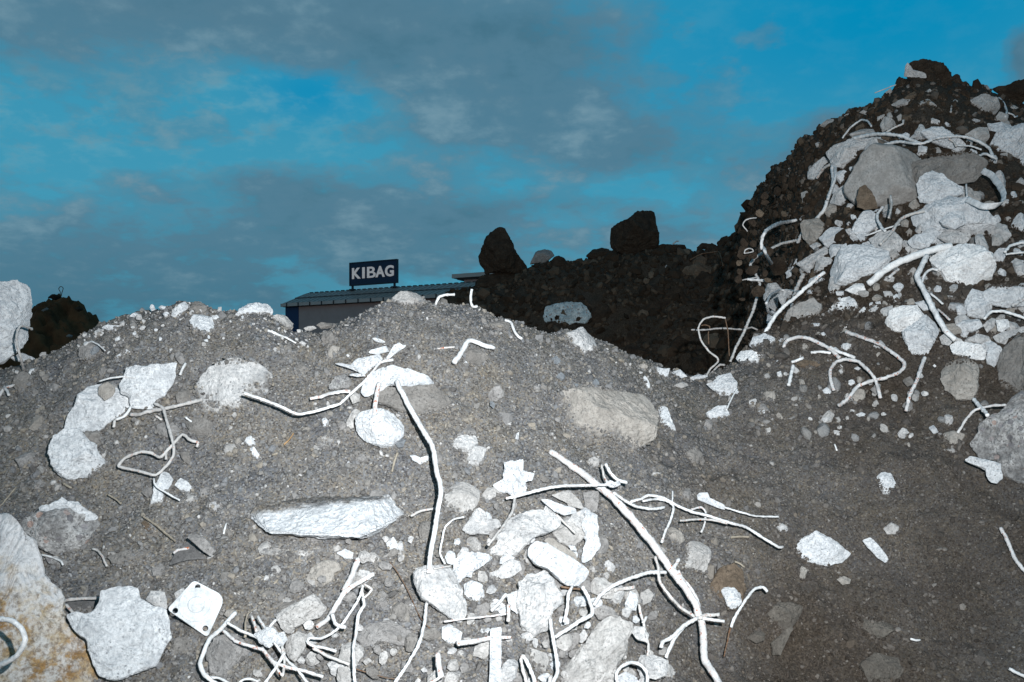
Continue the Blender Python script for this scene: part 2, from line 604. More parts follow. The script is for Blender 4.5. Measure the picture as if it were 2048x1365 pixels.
#      u     B     C(1000)  D(row,dep)    E(dep, z)      Fc(dep, z)
COLS = [
    (-900, 1.30, 1.60, (1500, 1.9), (2.5, .2), (6.0, -.2)),
    (-350, 1.35, 1.62, (900, 1.95), (2.6, .45), (6.0, 0)),
    (0, 1.40, 1.66, (737, 1.95), (2.6, .6), (6.0, 0)),
    (80, 1.40, 1.66, (715, 1.95), (2.6, .6), (6.0, 0)),
    (150, 1.40, 1.66, (677, 1.95), (2.6, .6), (6.0, 0)),
    (220, 1.40, 1.66, (639, 1.95), (2.6, .6), (6.0, 0)),
    (300, 1.40, 1.66, (613, 1.95), (2.6, .6), (6.0, 0)),
    (385, 1.40, 1.66, (591, 1.95), (2.6, .6), (6.0, 0)),
    (440, 1.40, 1.66, (623, 1.95), (2.6, .6), (6.0, 0)),
    (520, 1.40, 1.66, (625, 1.95), (2.6, .6), (6.0, 0)),
    (585, 1.40, 1.66, (660, 1.97), (2.6, .6), (6.0, 0)),
    (640, 1.40, 1.66, (666, 1.97), (2.6, .6), (6.0, 0)),
    (700, 1.40, 1.66, (650, 1.97), (2.6, .6), (6.0, 0)),
    (760, 1.40, 1.66, (626, 1.97), (2.6, .6), (6.0, 0.2)),
    (830, 1.40, 1.68, (613, 1.98), (2.7, .65), (6.2, BACK(690, 6.2))),
    (900, 1.40, 1.68, (617, 2.00), (3.3, .8), (6.4, BACK(612, 6.4))),
    (950, 1.42, 1.70, (610, 2.02), (4.2, .9), (6.5, BACK(582, 6.5))),
    (1030, 1.44, 1.72, (638, 2.08), (4.6, 1.0), (6.5, BACK(557, 6.5))),
    (1100, 1.47, 1.74, (666, 2.12), (4.7, 1.05), (6.5, BACK(531, 6.5))),
    (1160, 1.49, 1.76, (678, 2.17), (4.7, 1.05), (6.5, BACK(529, 6.5))),
    (1230, 1.52, 1.80, (698, 2.22), (4.7, 1.05), (6.5, BACK(518, 6.5))),
    (1300, 1.56, 1.85, (736, 2.30), (4.6, 1.05), (6.5, BACK(513, 6.5))),
    (1420, 1.64, 1.94, (755, 2.42), (4.5, 1.05), (6.4, BACK(509, 6.4))),
    (1470, 1.64, 1.94, (727, 2.44), (4.2, 1.1), (6.0, BACK(478, 6.0))),
    (1500, 1.66, 1.95, (701, 2.46), (3.7, 1.2), (5.4, BACK(428, 5.4))),
    (1540, 1.67, 1.96, (662, 2.50), (3.2, 1.45), (4.6, BACK(372, 4.6))),
    (1600, 1.68, 1.97, (660, 2.42), (2.85, BACK(545, 2.85)), (3.9, BACK(292, 3.9))),
    (1700, 1.70, 1.97, (690, 2.32), (2.65, BACK(480, 2.65)), (3.5, BACK(240, 3.5))),
    (1770, 1.70, 1.96, (700, 2.26), (2.60, BACK(455, 2.60)), (3.35, BACK(202, 3.35))),
    (1850, 1.70, 1.95, (700, 2.22), (2.56, BACK(450, 2.56)), (3.25, BACK(150, 3.25))),
    (1920, 1.69, 1.94, (700, 2.20), (2.54, BACK(450, 2.54)), (3.3, BACK(180, 3.3))),
    (2000, 1.68, 1.92, (700, 2.17), (2.52, BACK(450, 2.52)), (3.4, BACK(205, 3.4))),
    (2060, 1.66, 1.90, (700, 2.15), (2.50, BACK(455, 2.50)), (3.4, BACK(240, 3.4))),
    (2400, 1.62, 1.85, (720, 2.12), (2.48, BACK(520, 2.48)), (3.4, BACK(380, 3.4))),
    (3300, 1.55, 1.80, (1400, 2.1), (2.5, .3), (3.4, -.2)),
]


def pchip(xk, yk, x):
    h = np.diff(xk)
    d = np.diff(yk) / h
    m = np.zeros_like(yk)
    for i in range(1, len(xk) - 1):
        if d[i - 1] * d[i] > 0:
            w1, w2 = 2 * h[i] + h[i - 1], h[i] + 2 * h[i - 1]
            m[i] = (w1 + w2) / (w1 / d[i - 1] + w2 / d[i])
    m[0], m[-1] = d[0], d[-1]
    k = np.clip(np.searchsorted(xk, x) - 1, 0, len(h) - 1)
    t = (x - xk[k]) / h[k]
    r = (2 * t ** 3 - 3 * t ** 2 + 1) * yk[k] + (t ** 3 - 2 * t ** 2 + t) * h[k] * m[k] \
        + (-2 * t ** 3 + 3 * t ** 2) * yk[k + 1] + (t ** 3 - t ** 2) * h[k] * m[k + 1]
    r = np.where(x < xk[0], yk[0], r)
    return np.where(x > xk[-1], yk[-1], r)


UG = np.concatenate([np.arange(-900, -400, 25), np.arange(-400, -160, 10), np.arange(-160, 2220, 4), np.arange(2220, 2700, 10), np.arange(2700, 3301, 30)]).astype(float)
YG = np.concatenate([np.arange(0.25, 1.25, 0.05), np.arange(1.25, 2.9, 0.005), np.arange(2.9, 7.0, 0.02), np.arange(7.0, 10.3, 0.2)])


def build_profiles():
    cu = np.array([c[0] for c in COLS], float)
    kn = []
    for c in COLS:
        u, b, cc, (dv, dy), (ey, ez), (fy, fz) = c
        if u in (-900, 3300):
            zs = [-.1] * 7
            ys = [0.35, b, cc, dy, ey, fy, 9.5]
        else:
            ys = [0.35, b, cc, dy, ey, fy, max(9.0, fy + 2.6)]
            zs = [-0.04, BACK(1365, b), BACK(1000, cc), BACK(dv, dy), ez, fz, -0.08]
        kn.append(ys + zs)
    kn = np.array(kn)
    g = np.arange(-900, 3301, 4.0)
    K = np.stack([np.interp(g, cu, kn[:, j]) for j in range(14)], 1)
    ker = np.exp(-0.5 * (np.arange(-8, 9) / 2.6) ** 2)
    ker /= ker.sum()
    pad = np.pad(K, ((8, 8), (0, 0)), 'edge')
    K = np.stack([np.convolve(pad[:, j], ker, 'valid') for j in range(14)], 1)
    Z = np.empty((len(UG), len(YG)))
    for i, u in enumerate(UG):
        k = K[int(round((u + 900) / 4))]
        Z[i] = pchip(k[:7], k[7:], YG)
    VAL = np.array([K[int(round((u + 900) / 4))][4] for u in UG])
    return Z, VAL


ZB, VALLEY = build_profiles()
XG = (UG[:, None] - 1024) / F * YG[None, :]
YY = np.broadcast_to(YG[None, :], XG.shape)
_P = np.stack([XG.ravel(), YY.ravel(), ZB.ravel()], 1)
_near = np.clip((4.2 - _P[:, 1]) / 1.2, 0, 1)
_d = 0.016 * fbm(_P * 4.2, 2) + 0.011 * fbm(_P * 14.0 + 5, 2)
_rid = 1 - np.abs(vnoise(_P * 30.0 + 9))
_d += 0.007 * (_rid - 0.6) + 0.0045 * vnoise(_P * 62.0 + 3) + 0.0028 * vnoise(_P * 130.0 + 1)
_d += (1 - _near) * (0.05 * fbm(_P * 2.2 + 40, 2) + 0.05 * (1 - np.abs(vnoise(_P * 6.0 + 8))) + 0.022 * vnoise(_P * 15.0))
ZF = (ZB + (_d - 0.004).reshape(ZB.shape) * np.clip((ZB + 0.05) / 0.2, 0, 1))
_nz = vnoise(_P * 3.0 + 77).reshape(ZB.shape) + .5 * vnoise(_P * 9.0 + 31).reshape(ZB.shape)
_ub = UG[:, None] + 90 * _nz
# brown damp earth on the heap behind; on the right slope, foot half brown, partly painted shade
DARK = np.clip((YY - 2.12 - 0.14 * _nz) / 0.32, 0, 1) * np.clip((_ub - 1420) / 160.0, 0, 1)  # upper right slope: brown earth, plus painted shade between its stones
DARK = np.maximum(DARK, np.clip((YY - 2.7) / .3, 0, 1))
DARK = np.maximum(DARK, np.clip((_ub - 1180) / 480.0, 0, 1) * (0.72 + .2 * _nz))  # lower right: browner soil, its darkness also painting in weaker flash light
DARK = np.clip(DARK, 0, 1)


def make_terrain():
    nu, ny = ZF.shape
    v = np.stack([XG.ravel(), YY.ravel(), ZF.ravel()], 1)
    idx = np.arange(nu * ny).reshape(nu, ny)
    q = np.stack([idx[:-1, :-1].ravel(), idx[1:, :-1].ravel(), idx[1:, 1:].ravel(), idx[:-1, 1:].ravel()], 1)
    me = mesh_from_np('rubble_hill', v, q, True)
    # brown earth and painted-in shade further up the right-hand side, patches of grey dust lower down
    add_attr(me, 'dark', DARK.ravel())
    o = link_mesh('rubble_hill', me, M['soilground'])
    tag(o, kind='structure', label='grey soil heap of crushed concrete and gravel with a brown heap behind')
    return o


def lut(tab, X, Y):
    """bilinear read of a table on the heap's grid"""
    u = X / np.maximum(Y, 0.05) * F + 1024
    i = np.clip(np.searchsorted(UG, u) - 1, 0, len(UG) - 2)
    j = np.clip(np.searchsorted(YG, Y) - 1, 0, len(YG) - 2)
    tu = np.clip((u - UG[i]) / (UG[i + 1] - UG[i]), 0, 1)
    ty = np.clip((Y - YG[j]) / (YG[j + 1] - YG[j]), 0, 1)
    return (tab[i, j] * (1 - tu) * (1 - ty) + tab[i + 1, j] * tu * (1 - ty) + tab[i, j + 1] * (1 - tu) * ty + tab[i + 1, j + 1] * tu * ty)


def profile(u, tab=None):
    tab = ZB if tab is None else tab
    i = int(np.clip(np.searchsorted(UG, u) - 1, 0, len(UG) - 2))
    t = float(np.clip((u - UG[i]) / (UG[i + 1] - UG[i]), 0, 1))
    return tab[i] * (1 - t) + tab[i + 1] * t, VALLEY[i]


def surf(u, v, layer='f'):
    """depth at which the sight line of a photo point meets the heap (its crest if it passes over)"""
    p, val = profile(u)
    lo, hi = (1.0, val if u < 1575 else 8.0) if layer == 'f' else (min(3.0, val - 0.2), 8.0)
    g = (p - (ZC + (VH - v) / F * YG)) / YG
    k = np.where((YG >= lo) & (YG <= hi))[0]
    gg = g[k]
    w = np.where(gg >= 0)[0]
    if len(w) and w[0] > 0:
        a, b = k[w[0] - 1], k[w[0]]
        t = -g[a] / (g[b] - g[a])
        return float(YG[a] + t * (YG[b] - YG[a]))
    if len(w):
        return float(YG[k[0]])
    return float(YG[k[int(np.argmax(gg))]])


def ray(u, v):
    return np.array([(u - 1024) / F, 1.0, (VH - v) / F])


CAM = np.array([0.0, 0.0, ZC])


def normal_at(X, Y, e=0.04):
    z = lut(ZB, np.array([X - e, X + e, X, X]), np.array([Y, Y, Y - e, Y + e]))
    n = np.array([-(z[1] - z[0]) / (2 * e), -(z[3] - z[2]) / (2 * e), 1.0])
    return n / np.linalg.norm(n)


# photo crops the outlines were read from: origin and scale
REG = {'A': (0, 540, 520 / 1690), 'B': (0, 940, 520 / 1670), 'C': (440, 560, 520 / 1774), 'D': (440, 940, 520 / 1670),
       'E': (880, 560, 520 / 1774), 'F': (880, 940, 520 / 1670), 'G': (1280, 560, 520 / 1774), 'H': (1280, 940, 520 / 1670),
       'I': (1440, 100, 608 / 2048), 'J': (1440, 460, 608 / 2048), 'K': (1600, 800, 448 / 1082), 'L': (540, 480, 460 / 2048),
       'M': (900, 400, 600 / 2048), 'P': (0, 0, 1.0)}


def pts(s, region=None):
    out = []
    for seg in s.split(';'):
        r = region
        if ':' in seg:
            r, seg = seg.split(':')
        x0, y0, k = REG[r.strip()]
        for w in seg.split():
            x, y = w.split(',')
            out.append((x0 + float(x) * k, y0 + float(y) * k))
    return np.array(out), REG[(r or region).strip()][2]


_ICO = {}


def ico(n):
    if n not in _ICO:
        bm = bmesh.new()
        bmesh.ops.create_icosphere(bm, subdivisions=n, radius=1.0)
        v = np.array([x.co[:] for x in bm.verts])
        f = np.array([[x.index for x in q.verts] for q in bm.faces])
        bm.free()
        _ICO[n] = (v / np.linalg.norm(v, axis=1, keepdims=True), f)
    return _ICO[n]


GROUPS = {'front': 'rubble pieces on the grey front heap', 'right': 'rubble pieces on the right-hand slope',
          'back': 'boulders on the dark heap behind'}
_seed = [100]
GRIT = []
ANCHORS = []


def smooth01(x):
    x = np.clip(x, 0, 1)
    return x * x * (3 - 2 * x)


def rock(label, region, outline, tone='white', name='rock', cat='rock', thick=0.55, lift=None, k=0.30, p=2.6, facets=4,
         fade=0.0, top=0.0, rough=1.0, planes=None, layer='f', group=None, Y=None, parent=None, level=None, tilt=0.0, side=0.0):
    """a stone: its outline lies on a plane at its own place on the heap; a full solid body is grown round it"""
    _seed[0] += 1
    rng = np.random.default_rng(_seed[0])
    q, sc = pts(outline, region)
    x, y = q[:, 0], q[:, 1]
    cr = x * np.roll(y, -1) - np.roll(x, -1) * y
    A = cr.sum() / 2
    if abs(A) < 1:
        cu, cv = x.mean(), y.mean()
    else:
        cu = ((x + np.roll(x, -1)) * cr).sum() / (6 * A)
        cv = ((y + np.roll(y, -1)) * cr).sum() / (6 * A)
    size_px = max(np.ptp(x), np.ptp(y))
    small_px = math.sqrt(abs(A))
    Yc = surf(cu, cv, layer) if Y is None else Y
    R0 = 0.5 * small_px * Yc / F
    if fade >= .3:
        k = max(k, .3 + .35 * fade)
    if lift is None:
        lift = (0.30 if fade < .3 else .22) * R0
    elif fade >= .3:
        lift = max(lift, .20 * R0)
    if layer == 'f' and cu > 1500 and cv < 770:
        tone = {'white': 'bright', 'chalk': 'white', 'pale': 'chalk', 'grey': 'pale'}.get(tone, tone)  # stones up the right slope get lighter colours in place of flash light
    Yc -= lift
    d = ray(cu, cv)
    C = CAM + d * Yc
    dn = d / np.linalg.norm(d)
    n = normal_at(C[0], C[1] + lift)
    if layer == 'b' and Yc > 9:
        n = -dn
    m = -dn * (1 - k) + n * k
    m /= np.linalg.norm(m)
    e1 = np.cross(np.array([0, 0, 1.0]), m)
    e1 /= np.linalg.norm(e1)
    e2 = np.cross(m, e1)
    # outline on the plane, as polar radius
    dense = np.concatenate([q[i] + (q[(i + 1) % len(q)] - q[i]) * np.linspace(0, 1, 24, endpoint=False)[:, None] for i in range(len(q))])
    loc = []
    for (uu, vv) in dense:
        rd = ray(uu, vv)
        t = np.dot(C - CAM, m) / np.dot(rd, m)
        w = CAM + rd * t - C
        loc.append((np.dot(w, e1), np.dot(w, e2)))
    loc = np.array(loc)
    ang = np.arctan2(loc[:, 1], loc[:, 0])
    rad = np.hypot(loc[:, 0], loc[:, 1])
    nb = 180
    tab = np.zeros(nb)
    bi = ((ang + math.pi) / (2 * math.pi) * nb).astype(int) % nb
    np.maximum.at(tab, bi, rad)
    good = tab > 0
    xs = np.arange(nb)
    tab = np.interp(xs, xs[good], tab[good], period=nb)
    # a light rounding of the corners
    tab = (np.roll(tab, 1) + 2 * tab + np.roll(tab, -1)) / 4
    hx, hy = np.abs(loc[:, 0]).max(), np.abs(loc[:, 1]).max()
    if level is None:
        level = 3 if size_px < 22 else 4 if size_px < 60 else 5 if size_px < 230 else 6
    s, faces = ico(level)
    phi = np.arctan2(s[:, 1], s[:, 0])
    fi = (phi + math.pi) / (2 * math.pi) * nb - 0.5
    Rp = np.interp(fi, xs, tab, period=nb)
    zz = s[:, 2]
    # even spread of latitude on a superellipse profile
    prof = (1 - np.abs(zz) ** p) ** (1 / p)
    T = thick * min(R0, 1.2 * min(hx, hy))
    lx, ly, lz = Rp * prof * np.cos(phi), Rp * prof * np.sin(phi), T * zz
    nx, ny, nz = lx / hx, ly / hy, lz / T
    pl = list(planes or [])
    for _ in range(facets + (2 if facets else 0)):
        a = rng.uniform(0, 2 * math.pi)
        c = rng.uniform(0.35, 0.95)
        w = math.sqrt(1 - c * c)
        pl.append((w * math.cos(a), w * math.sin(a), c, rng.uniform(0.50, 0.82)))
    if side:
        for _ in range(int(side)):
            a = rng.uniform(0, 2 * math.pi)
            pl.append((math.cos(a) * .93, math.sin(a) * .93, .36, rng.uniform(0.8, 0.93)))
    for (a, b, c, o) in pl:
        l = math.sqrt(a * a + b * b + c * c)
        a, b, c = a / l, b / l, c / l
        over = np.maximum(0, nx * a + ny * b + nz * c - o)
        nx, ny, nz = nx - over * a * .96, ny - over * b * .96, nz - over * c * .96
    lx, ly, lz = nx * hx, ny * hy, nz * T
    P = np.stack([lx, ly, lz], 1)
    off = rng.uniform(0, 90, 3)
    nrm = np.stack([nx / hx, ny / hy, nz / T], 1)
    nrm /= np.maximum(np.linalg.norm(nrm, axis=1, keepdims=True), 1e-9)
    dsp = 0.07 * R0 * fbm(P * (1.7 / R0) + off, 2) + 0.05 * R0 * (np.abs(vnoise(P * (3.6 / R0) + off)) - 0.35) * 1.2
    if level >= 4:
        dsp += 0.026 * R0 * vnoise(P * (9.0 / R0) + off)
    if level >= 5:
        dsp += 0.020 * R0 * (np.abs(vnoise(P * (14.0 / R0) + off)) - .3) + 0.012 * R0 * vnoise(P * (24.0 / R0) + off)
    dsp = dsp * rough
    if level >= 5:
        dsp += min(0.0024, 0.022 * R0) * vnoise(P * min(170.0, 22 / R0) + off) * max(rough, .5)
        dsp += min(0.0017, 0.014 * R0) * vnoise(P * min(330.0, 45 / R0) + off) * max(rough, .5)
    P = P + nrm * dsp[:, None]
    W = P[:, :1] * e1 + P[:, 1:2] * e2 + P[:, 2:] * m
    Wd = W + C
    me = mesh_from_np(name, W, faces, tone == 'smooth' or tone == 'ochre')
    if layer == 'b' and Yc > 9:
        bury = np.zeros(len(W))
        dk = np.ones(len(W))
    else:
        h = (Wd[:, 2] - lut(ZF, Wd[:, 0], Wd[:, 1])) * max(n[2], 0.4)
        bury = 1 - smooth01((h + 0.004) / (0.008 + min(.006, .1 * R0) + fade * min(.05, 1.0 * R0 * (.2 + thick))))
        if top:
            ty = P[:, 1] / hy
            bury = np.maximum(bury, smooth01((ty - (0.75 - 1.0 * top)) / 0.75))
        dk = lut(DARK, Wd[:, 0], Wd[:, 1])
    add_attr(me, 'bury', bury)
    add_attr(me, 'dark', dk)
    if tone == 'ochre':
        add_attr(me, 'upper', smooth01(0.5 + 0.62 * P[:, 1] / hy + 0.10 * P[:, 0] / hx))
    if layer != 'b':
        cand = np.where((bury > .18) & (bury < .97) & (h > -.003) & (Wd[:, 1] < 3.4))[0]
        if len(cand):
            ng = int(min(len(cand), 2.2 * size_px * (1 + 1.5 * fade)))
            GRIT.append(Wd[rng.choice(cand, ng)] + rng.normal(0, .0022, (ng, 3)))
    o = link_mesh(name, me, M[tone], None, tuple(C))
    if parent is not None:
        o.parent = parent
        o.location = Vector(C) - parent.location
        return o
    g = group or ('back' if layer == 'b' else ('right' if cu > 1470 else 'front'))
    tag(o, label, cat, GROUPS.get(g, g))
    if name not in ('lump', 'chunk', 'cobble', 'stone_piece'):
        ANCHORS.append((cu, cv, small_px / 2, label))
    return o


def block(label, region, points, tone, name, cat, group='front', back=0.05, bevel=0.004, noise=0.002, edge=0.006, parent=None, top=None, k=.25):
    """an angular block: the seen corners with what each stands off the heap, a hull grown backwards from them"""
    _seed[0] += 1
    rng = np.random.default_rng(_seed[0])
    q, _ = pts(' '.join('%g,%g' % (a, b) for a, b, c in points), region)
    cu, cv = q.mean(0)
    Yc = surf(cu, cv)
    C = CAM + ray(cu, cv) * Yc
    n = normal_at(C[0], C[1])
    vs = []
    for (u, v), (_, _, lf) in zip(q, points):
        vs.append(CAM + ray(u, v) * (surf(u, v) - lf) - C)
    d = ray(cu, cv) / np.linalg.norm(ray(cu, cv))
    inner = d * (1 - k) - n * k
    vs += [v + inner * back for v in vs]
    bm = bmesh.new()
    for v in vs:
        bm.verts.new(v)
    bmesh.ops.convex_hull(bm, input=bm.verts)
    bmesh.ops.delete(bm, geom=[v for v in bm.verts if not v.link_faces], context='VERTS')
    bmesh.ops.dissolve_limit(bm, angle_limit=math.radians(6), verts=bm.verts, edges=bm.edges)
    bmesh.ops.bevel(bm, geom=list(bm.edges), offset=bevel, segments=2, affect='EDGES', clamp_overlap=True)
    bmesh.ops.triangulate(bm, faces=bm.faces)
    for _ in range(7):
        lg = [e for e in bm.edges if e.calc_length() > edge]
        if not lg or len(bm.verts) > 9000:
            break
        bmesh.ops.subdivide_edges(bm, edges=lg, cuts=1)
        bmesh.ops.triangulate(bm, faces=bm.faces)
    bm.normal_update()
    P = np.array([v.co[:] for v in bm.verts])
    N_ = np.array([v.normal[:] for v in bm.verts])
    f = np.array([[v.index for v in q_.verts] for q_ in bm.faces])
    bm.free()
    off = rng.uniform(0, 90, 3)
    dsp = noise * (1.2 * fbm(P * 22 + off, 2) + .8 * vnoise(P * 90 + off) + .5 * vnoise(P * 220 + off))
    P = P + N_ * dsp[:, None]
    me = mesh_from_np(name, P, f, False)
    W = P + C
    h = (W[:, 2] - lut(ZF, W[:, 0], W[:, 1])) * max(n[2], .4)
    bury = 1 - smooth01((h + .004) / .016)
    if top is not None:
        # soil lying on the upper part: rows above the line from one photo point to the other
        (u0, v0), (u1, v1), soft = top
        uu, vv = W[:, 0] / W[:, 1] * F + 1024, VH - (W[:, 2] - ZC) / W[:, 1] * F
        line = v0 + (v1 - v0) * (uu - u0) / (u1 - u0)
        bury = np.maximum(bury, smooth01((line - vv) / soft + .5))
    add_attr(me, 'bury', bury)
    add_attr(me, 'dark', np.zeros(len(W)))
    o = link_mesh(name, me, M[tone], None, tuple(C))
    tag(o, label, cat, GROUPS.get(group, group))
    return o


def beside(u, v, r, what):
    """words that tell a small stone from its like: size, look, and the traced piece it lies beside"""
    best = sorted(ANCHORS, key=lambda a: math.hypot(a[0] - u, a[1] - v) - a[2])
    for a in best[:6]:
        if len(a[3].split()) <= 9:
            break
    dx, dy = u - a[0], v - a[1]
    q = int(round(math.atan2(-dy, dx) / (math.pi / 4))) % 8
    d = ['right of', 'up and right of', 'above', 'up and left of', 'left of', 'down and left of', 'below', 'down and right of'][q]
    gap = math.hypot(dx, dy) - a[2] - r
    near = 'close' if gap < 12 else 'a bit' if gap < 40 else 'further'
    w = ('%s %s %s the %s' % (what, near, d, a[3])).split()
    if len(w) > 16:
        w = ('%s %s the %s' % (what, d, a[3])).split()
    return ' '.join(w[:16])


def sweep(path, radius, name, mat, taper=0.0, ribs=False, sides=9, crust=0.14, rng=None, flat=None):
    """tube (or flat strip) along a 3D path, crusted with dust"""
    P = np.array(path)
    # Catmull-Rom
    ext = np.vstack([2 * P[0] - P[1], P, 2 * P[-1] - P[-2]])
    seg = []
    r = np.interp(np.linspace(0, 1, 16), np.linspace(0, 1, len(np.atleast_1d(radius))), np.atleast_1d(radius)) if np.ndim(radius) else None
    rmin = float(np.min(radius))
    for i in range(1, len(ext) - 2):
        p0, p1, p2, p3 = ext[i - 1], ext[i], ext[i + 1], ext[i + 2]
        ln = np.linalg.norm(p2 - p1)
        k = max(2, int(ln / max(0.0035, rmin * 0.75)))
        t = np.linspace(0, 1, k, endpoint=False)[:, None]
        lin_ = p1 * (1 - t) + p2 * t
        kk = 0.45 if rmin < .0042 else 0.06
        seg.append(kk * lin_ + (1 - kk) * 0.5 * ((2 * p1) + (-p0 + p2) * t + (2 * p0 - 5 * p1 + 4 * p2 - p3) * t ** 2 + (-p0 + 3 * p1 - 3 * p2 + p3) * t ** 3))
    S = np.vstack(seg + [P[-1:]])
    n = len(S)
    jo = (rng or np.random.default_rng(3)).uniform(0, 90)
    for ax in range(3):
        S[:, ax] += (.0009 if rmin < .0042 else .0004) * vnoise(S * 26 + jo + 31 * ax) + .14 * rmin * vnoise(S * 90 + jo + 57 * ax)
    T = np.gradient(S, axis=0)
    T /= np.maximum(np.linalg.norm(T, axis=1, keepdims=True), 1e-9)
    U = np.zeros_like(S)
    u = np.cross(T[0], [0.3, 0.2, 0.9])
    u /= np.linalg.norm(u)
    for i in range(n):
        u = u - T[i] * np.dot(u, T[i])
        u /= max(np.linalg.norm(u), 1e-9)
        U[i] = u
    V = np.cross(T, U)
    arc = np.concatenate([[0], np.cumsum(np.linalg.norm(np.diff(S, axis=0), axis=1))])
    rr = np.interp(arc / max(arc[-1], 1e-6), np.linspace(0, 1, len(np.atleast_1d(radius))), np.atleast_1d(radius))
    rr = rr * (1 - taper * arc / max(arc[-1], 1e-6))
    a = np.linspace(0, 2 * math.pi, sides, endpoint=False)
    if flat is None:
        ring = rr[:, None, None] * (np.cos(a)[None, :, None] * U[:, None, :] + np.sin(a)[None, :, None] * V[:, None, :])
    else:
        fd, tk = flat
        Wd = np.array(fd, float)[None, :] - T * (T @ np.array(fd, float))[:, None]
        Wd /= np.maximum(np.linalg.norm(Wd, axis=1, keepdims=True), 1e-9)
        Nd = np.cross(T, Wd)
        ring = rr[:, None, None] * (np.clip(np.cos(a) * 1.35, -1, 1)[None, :, None] * Wd[:, None, :]
                                    + tk * np.clip(np.sin(a) * 1.35, -1, 1)[None, :, None] * Nd[:, None, :])
    pos = S[:, None, :] + ring
    off = (rng or np.random.default_rng(3)).uniform(0, 90, 3)
    nz = vnoise((pos.reshape(-1, 3)) * (0.9 / max(rmin, 0.002)) + off).reshape(n, sides)
    nz2 = vnoise((pos.reshape(-1, 3)) * (2.6 / max(rmin, 0.002)) + off).reshape(n, sides)
    f = 1 + crust * nz + crust * 0.6 * nz2
    if ribs:
        f = f + 0.07 * np.maximum(0, np.sin(arc / 0.009 * 2 * math.pi))[:, None]
    pos = S[:, None, :] + ring * f[..., None]
    verts = pos.reshape(-1, 3)
    idx = np.arange(n * sides).reshape(n, sides)
    q = np.stack([idx[:-1].ravel(), np.roll(idx, -1, 1)[:-1].ravel(), np.roll(idx, -1, 1)[1:].ravel(), idx[1:].ravel()], 1)
    tri = []
    c0, c1 = n * sides, n * sides + 1
    verts = np.vstack([verts, S[0] - T[0] * rr[0] * .25, S[-1] + T[-1] * rr[-1] * .25])
    for j in range(sides):
        tri.append((c0, idx[0, (j + 1) % sides], idx[0, j]))
        tri.append((c1, idx[-1, j], idx[-1, (j + 1) % sides]))
    org = S[0].copy()
    me = bpy.data.meshes.new(name)
    me.from_pydata((verts - org).tolist(), [], q.tolist() + tri)
    me.polygons.foreach_set('use_smooth', np.ones(len(me.polygons), bool))
    me.update()
    return link_mesh(name, me, mat, None, tuple(org))


def rod(label, path, w, tone='clean', name='rebar', cat='rebar', lift=0.012, layer='f', lin=False, group=None, parent=None,
        ribs=None, taper=0.0, flat=None, depth=None, crust=0.32):
    """a bar or wire: every point of its path gets the heap's own depth there, less what it stands off"""
    _seed[0] += 1
    rng = np.random.default_rng(_seed[0])
    reg = None
    if ':' not in path.split(';')[0]:
        raise ValueError(path)
    q, sc = pts(path)
    n = len(q)
    arc = np.concatenate([[0], np.cumsum(np.hypot(*np.diff(q, axis=0).T))])
    t = arc / max(arc[-1], 1e-6)
    if depth is not None:
        ys = np.interp(t, np.linspace(0, 1, len(depth)), depth)
    else:
        ys = np.array([surf(a, b, layer) for a, b in q])
        if lin and n > 2:
            l2 = ys[0] * (1 - t) + ys[-1] * t
            ys = np.minimum(ys, l2)
        elif n > 2:
            sm = ys.copy()
            for _ in range(2):
                sm[1:-1] = (sm[:-2] + 2 * sm[1:-1] + sm[2:]) / 4
            ys = np.minimum(ys, sm + 0.004)
    lf = np.interp(t, np.linspace(0, 1, len(np.atleast_1d(lift))), np.atleast_1d(lift))
    wl = np.atleast_1d(np.array(w, float)) * sc
    wpx = float(wl.mean())
    wl = np.interp(t, np.linspace(0, 1, len(wl)), wl)
    rads = 0.46 * wl * (ys - lf) / F
    r = float(np.mean(rads))
    ys = ys - lf - (r * 0.5 if depth is None else 0)
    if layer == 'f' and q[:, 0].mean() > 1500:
        tone = {'clean': 'bright_rod', 'duller': 'clean'}.get(tone, tone)  # right-hand rods lightened in colour, replacing flash light that falls short
    if tone == 'clean' and parent is None and _seed[0] % 3 == 0 and wpx < 9:
        tone = 'dusty_rod'
    P = [CAM + ray(a, b) * yy for (a, b), yy in zip(q, ys)]
    if ribs is None:
        ribs = wpx > 7.5 and name == 'rebar'
    o = sweep(P, [float(x) for x in rads], name, M[tone], taper=taper, ribs=ribs, rng=rng, flat=flat, crust=crust * (.5 if wpx > 9 else 1),
              sides=10 if wpx > 9 else 7)
    if parent is not None:
        loc = Vector(o.location)
        o.parent = parent
        o.location = loc - parent.location
        return o
    g = group or ('back' if layer == 'b' else ('right' if q[:, 0].mean() > 1470 else 'front'))
    gl = {'front': 'steel bars and wires on the grey front heap', 'right': 'steel bars and wires on the right-hand slope',
          'back': 'wires on the dark heap behind'}
    tag(o, label, cat, gl.get(g, g))
    return o


make_terrain()

# ------------------------------------------------------------------ ground, far heap, works building, roof sign
gm = poly_mesh('ground', [(-900, -60, 0), (900, -60, 0), (900, 1800, 0), (-900, 1800, 0)], [(0, 1, 2, 3)])
M['yard'] = mat_plain('yard', (.085, .075, .065), 0.95, 0.3, 0.6, 0.02)
tag(link_mesh('ground', gm, M['yard']), kind='structure')


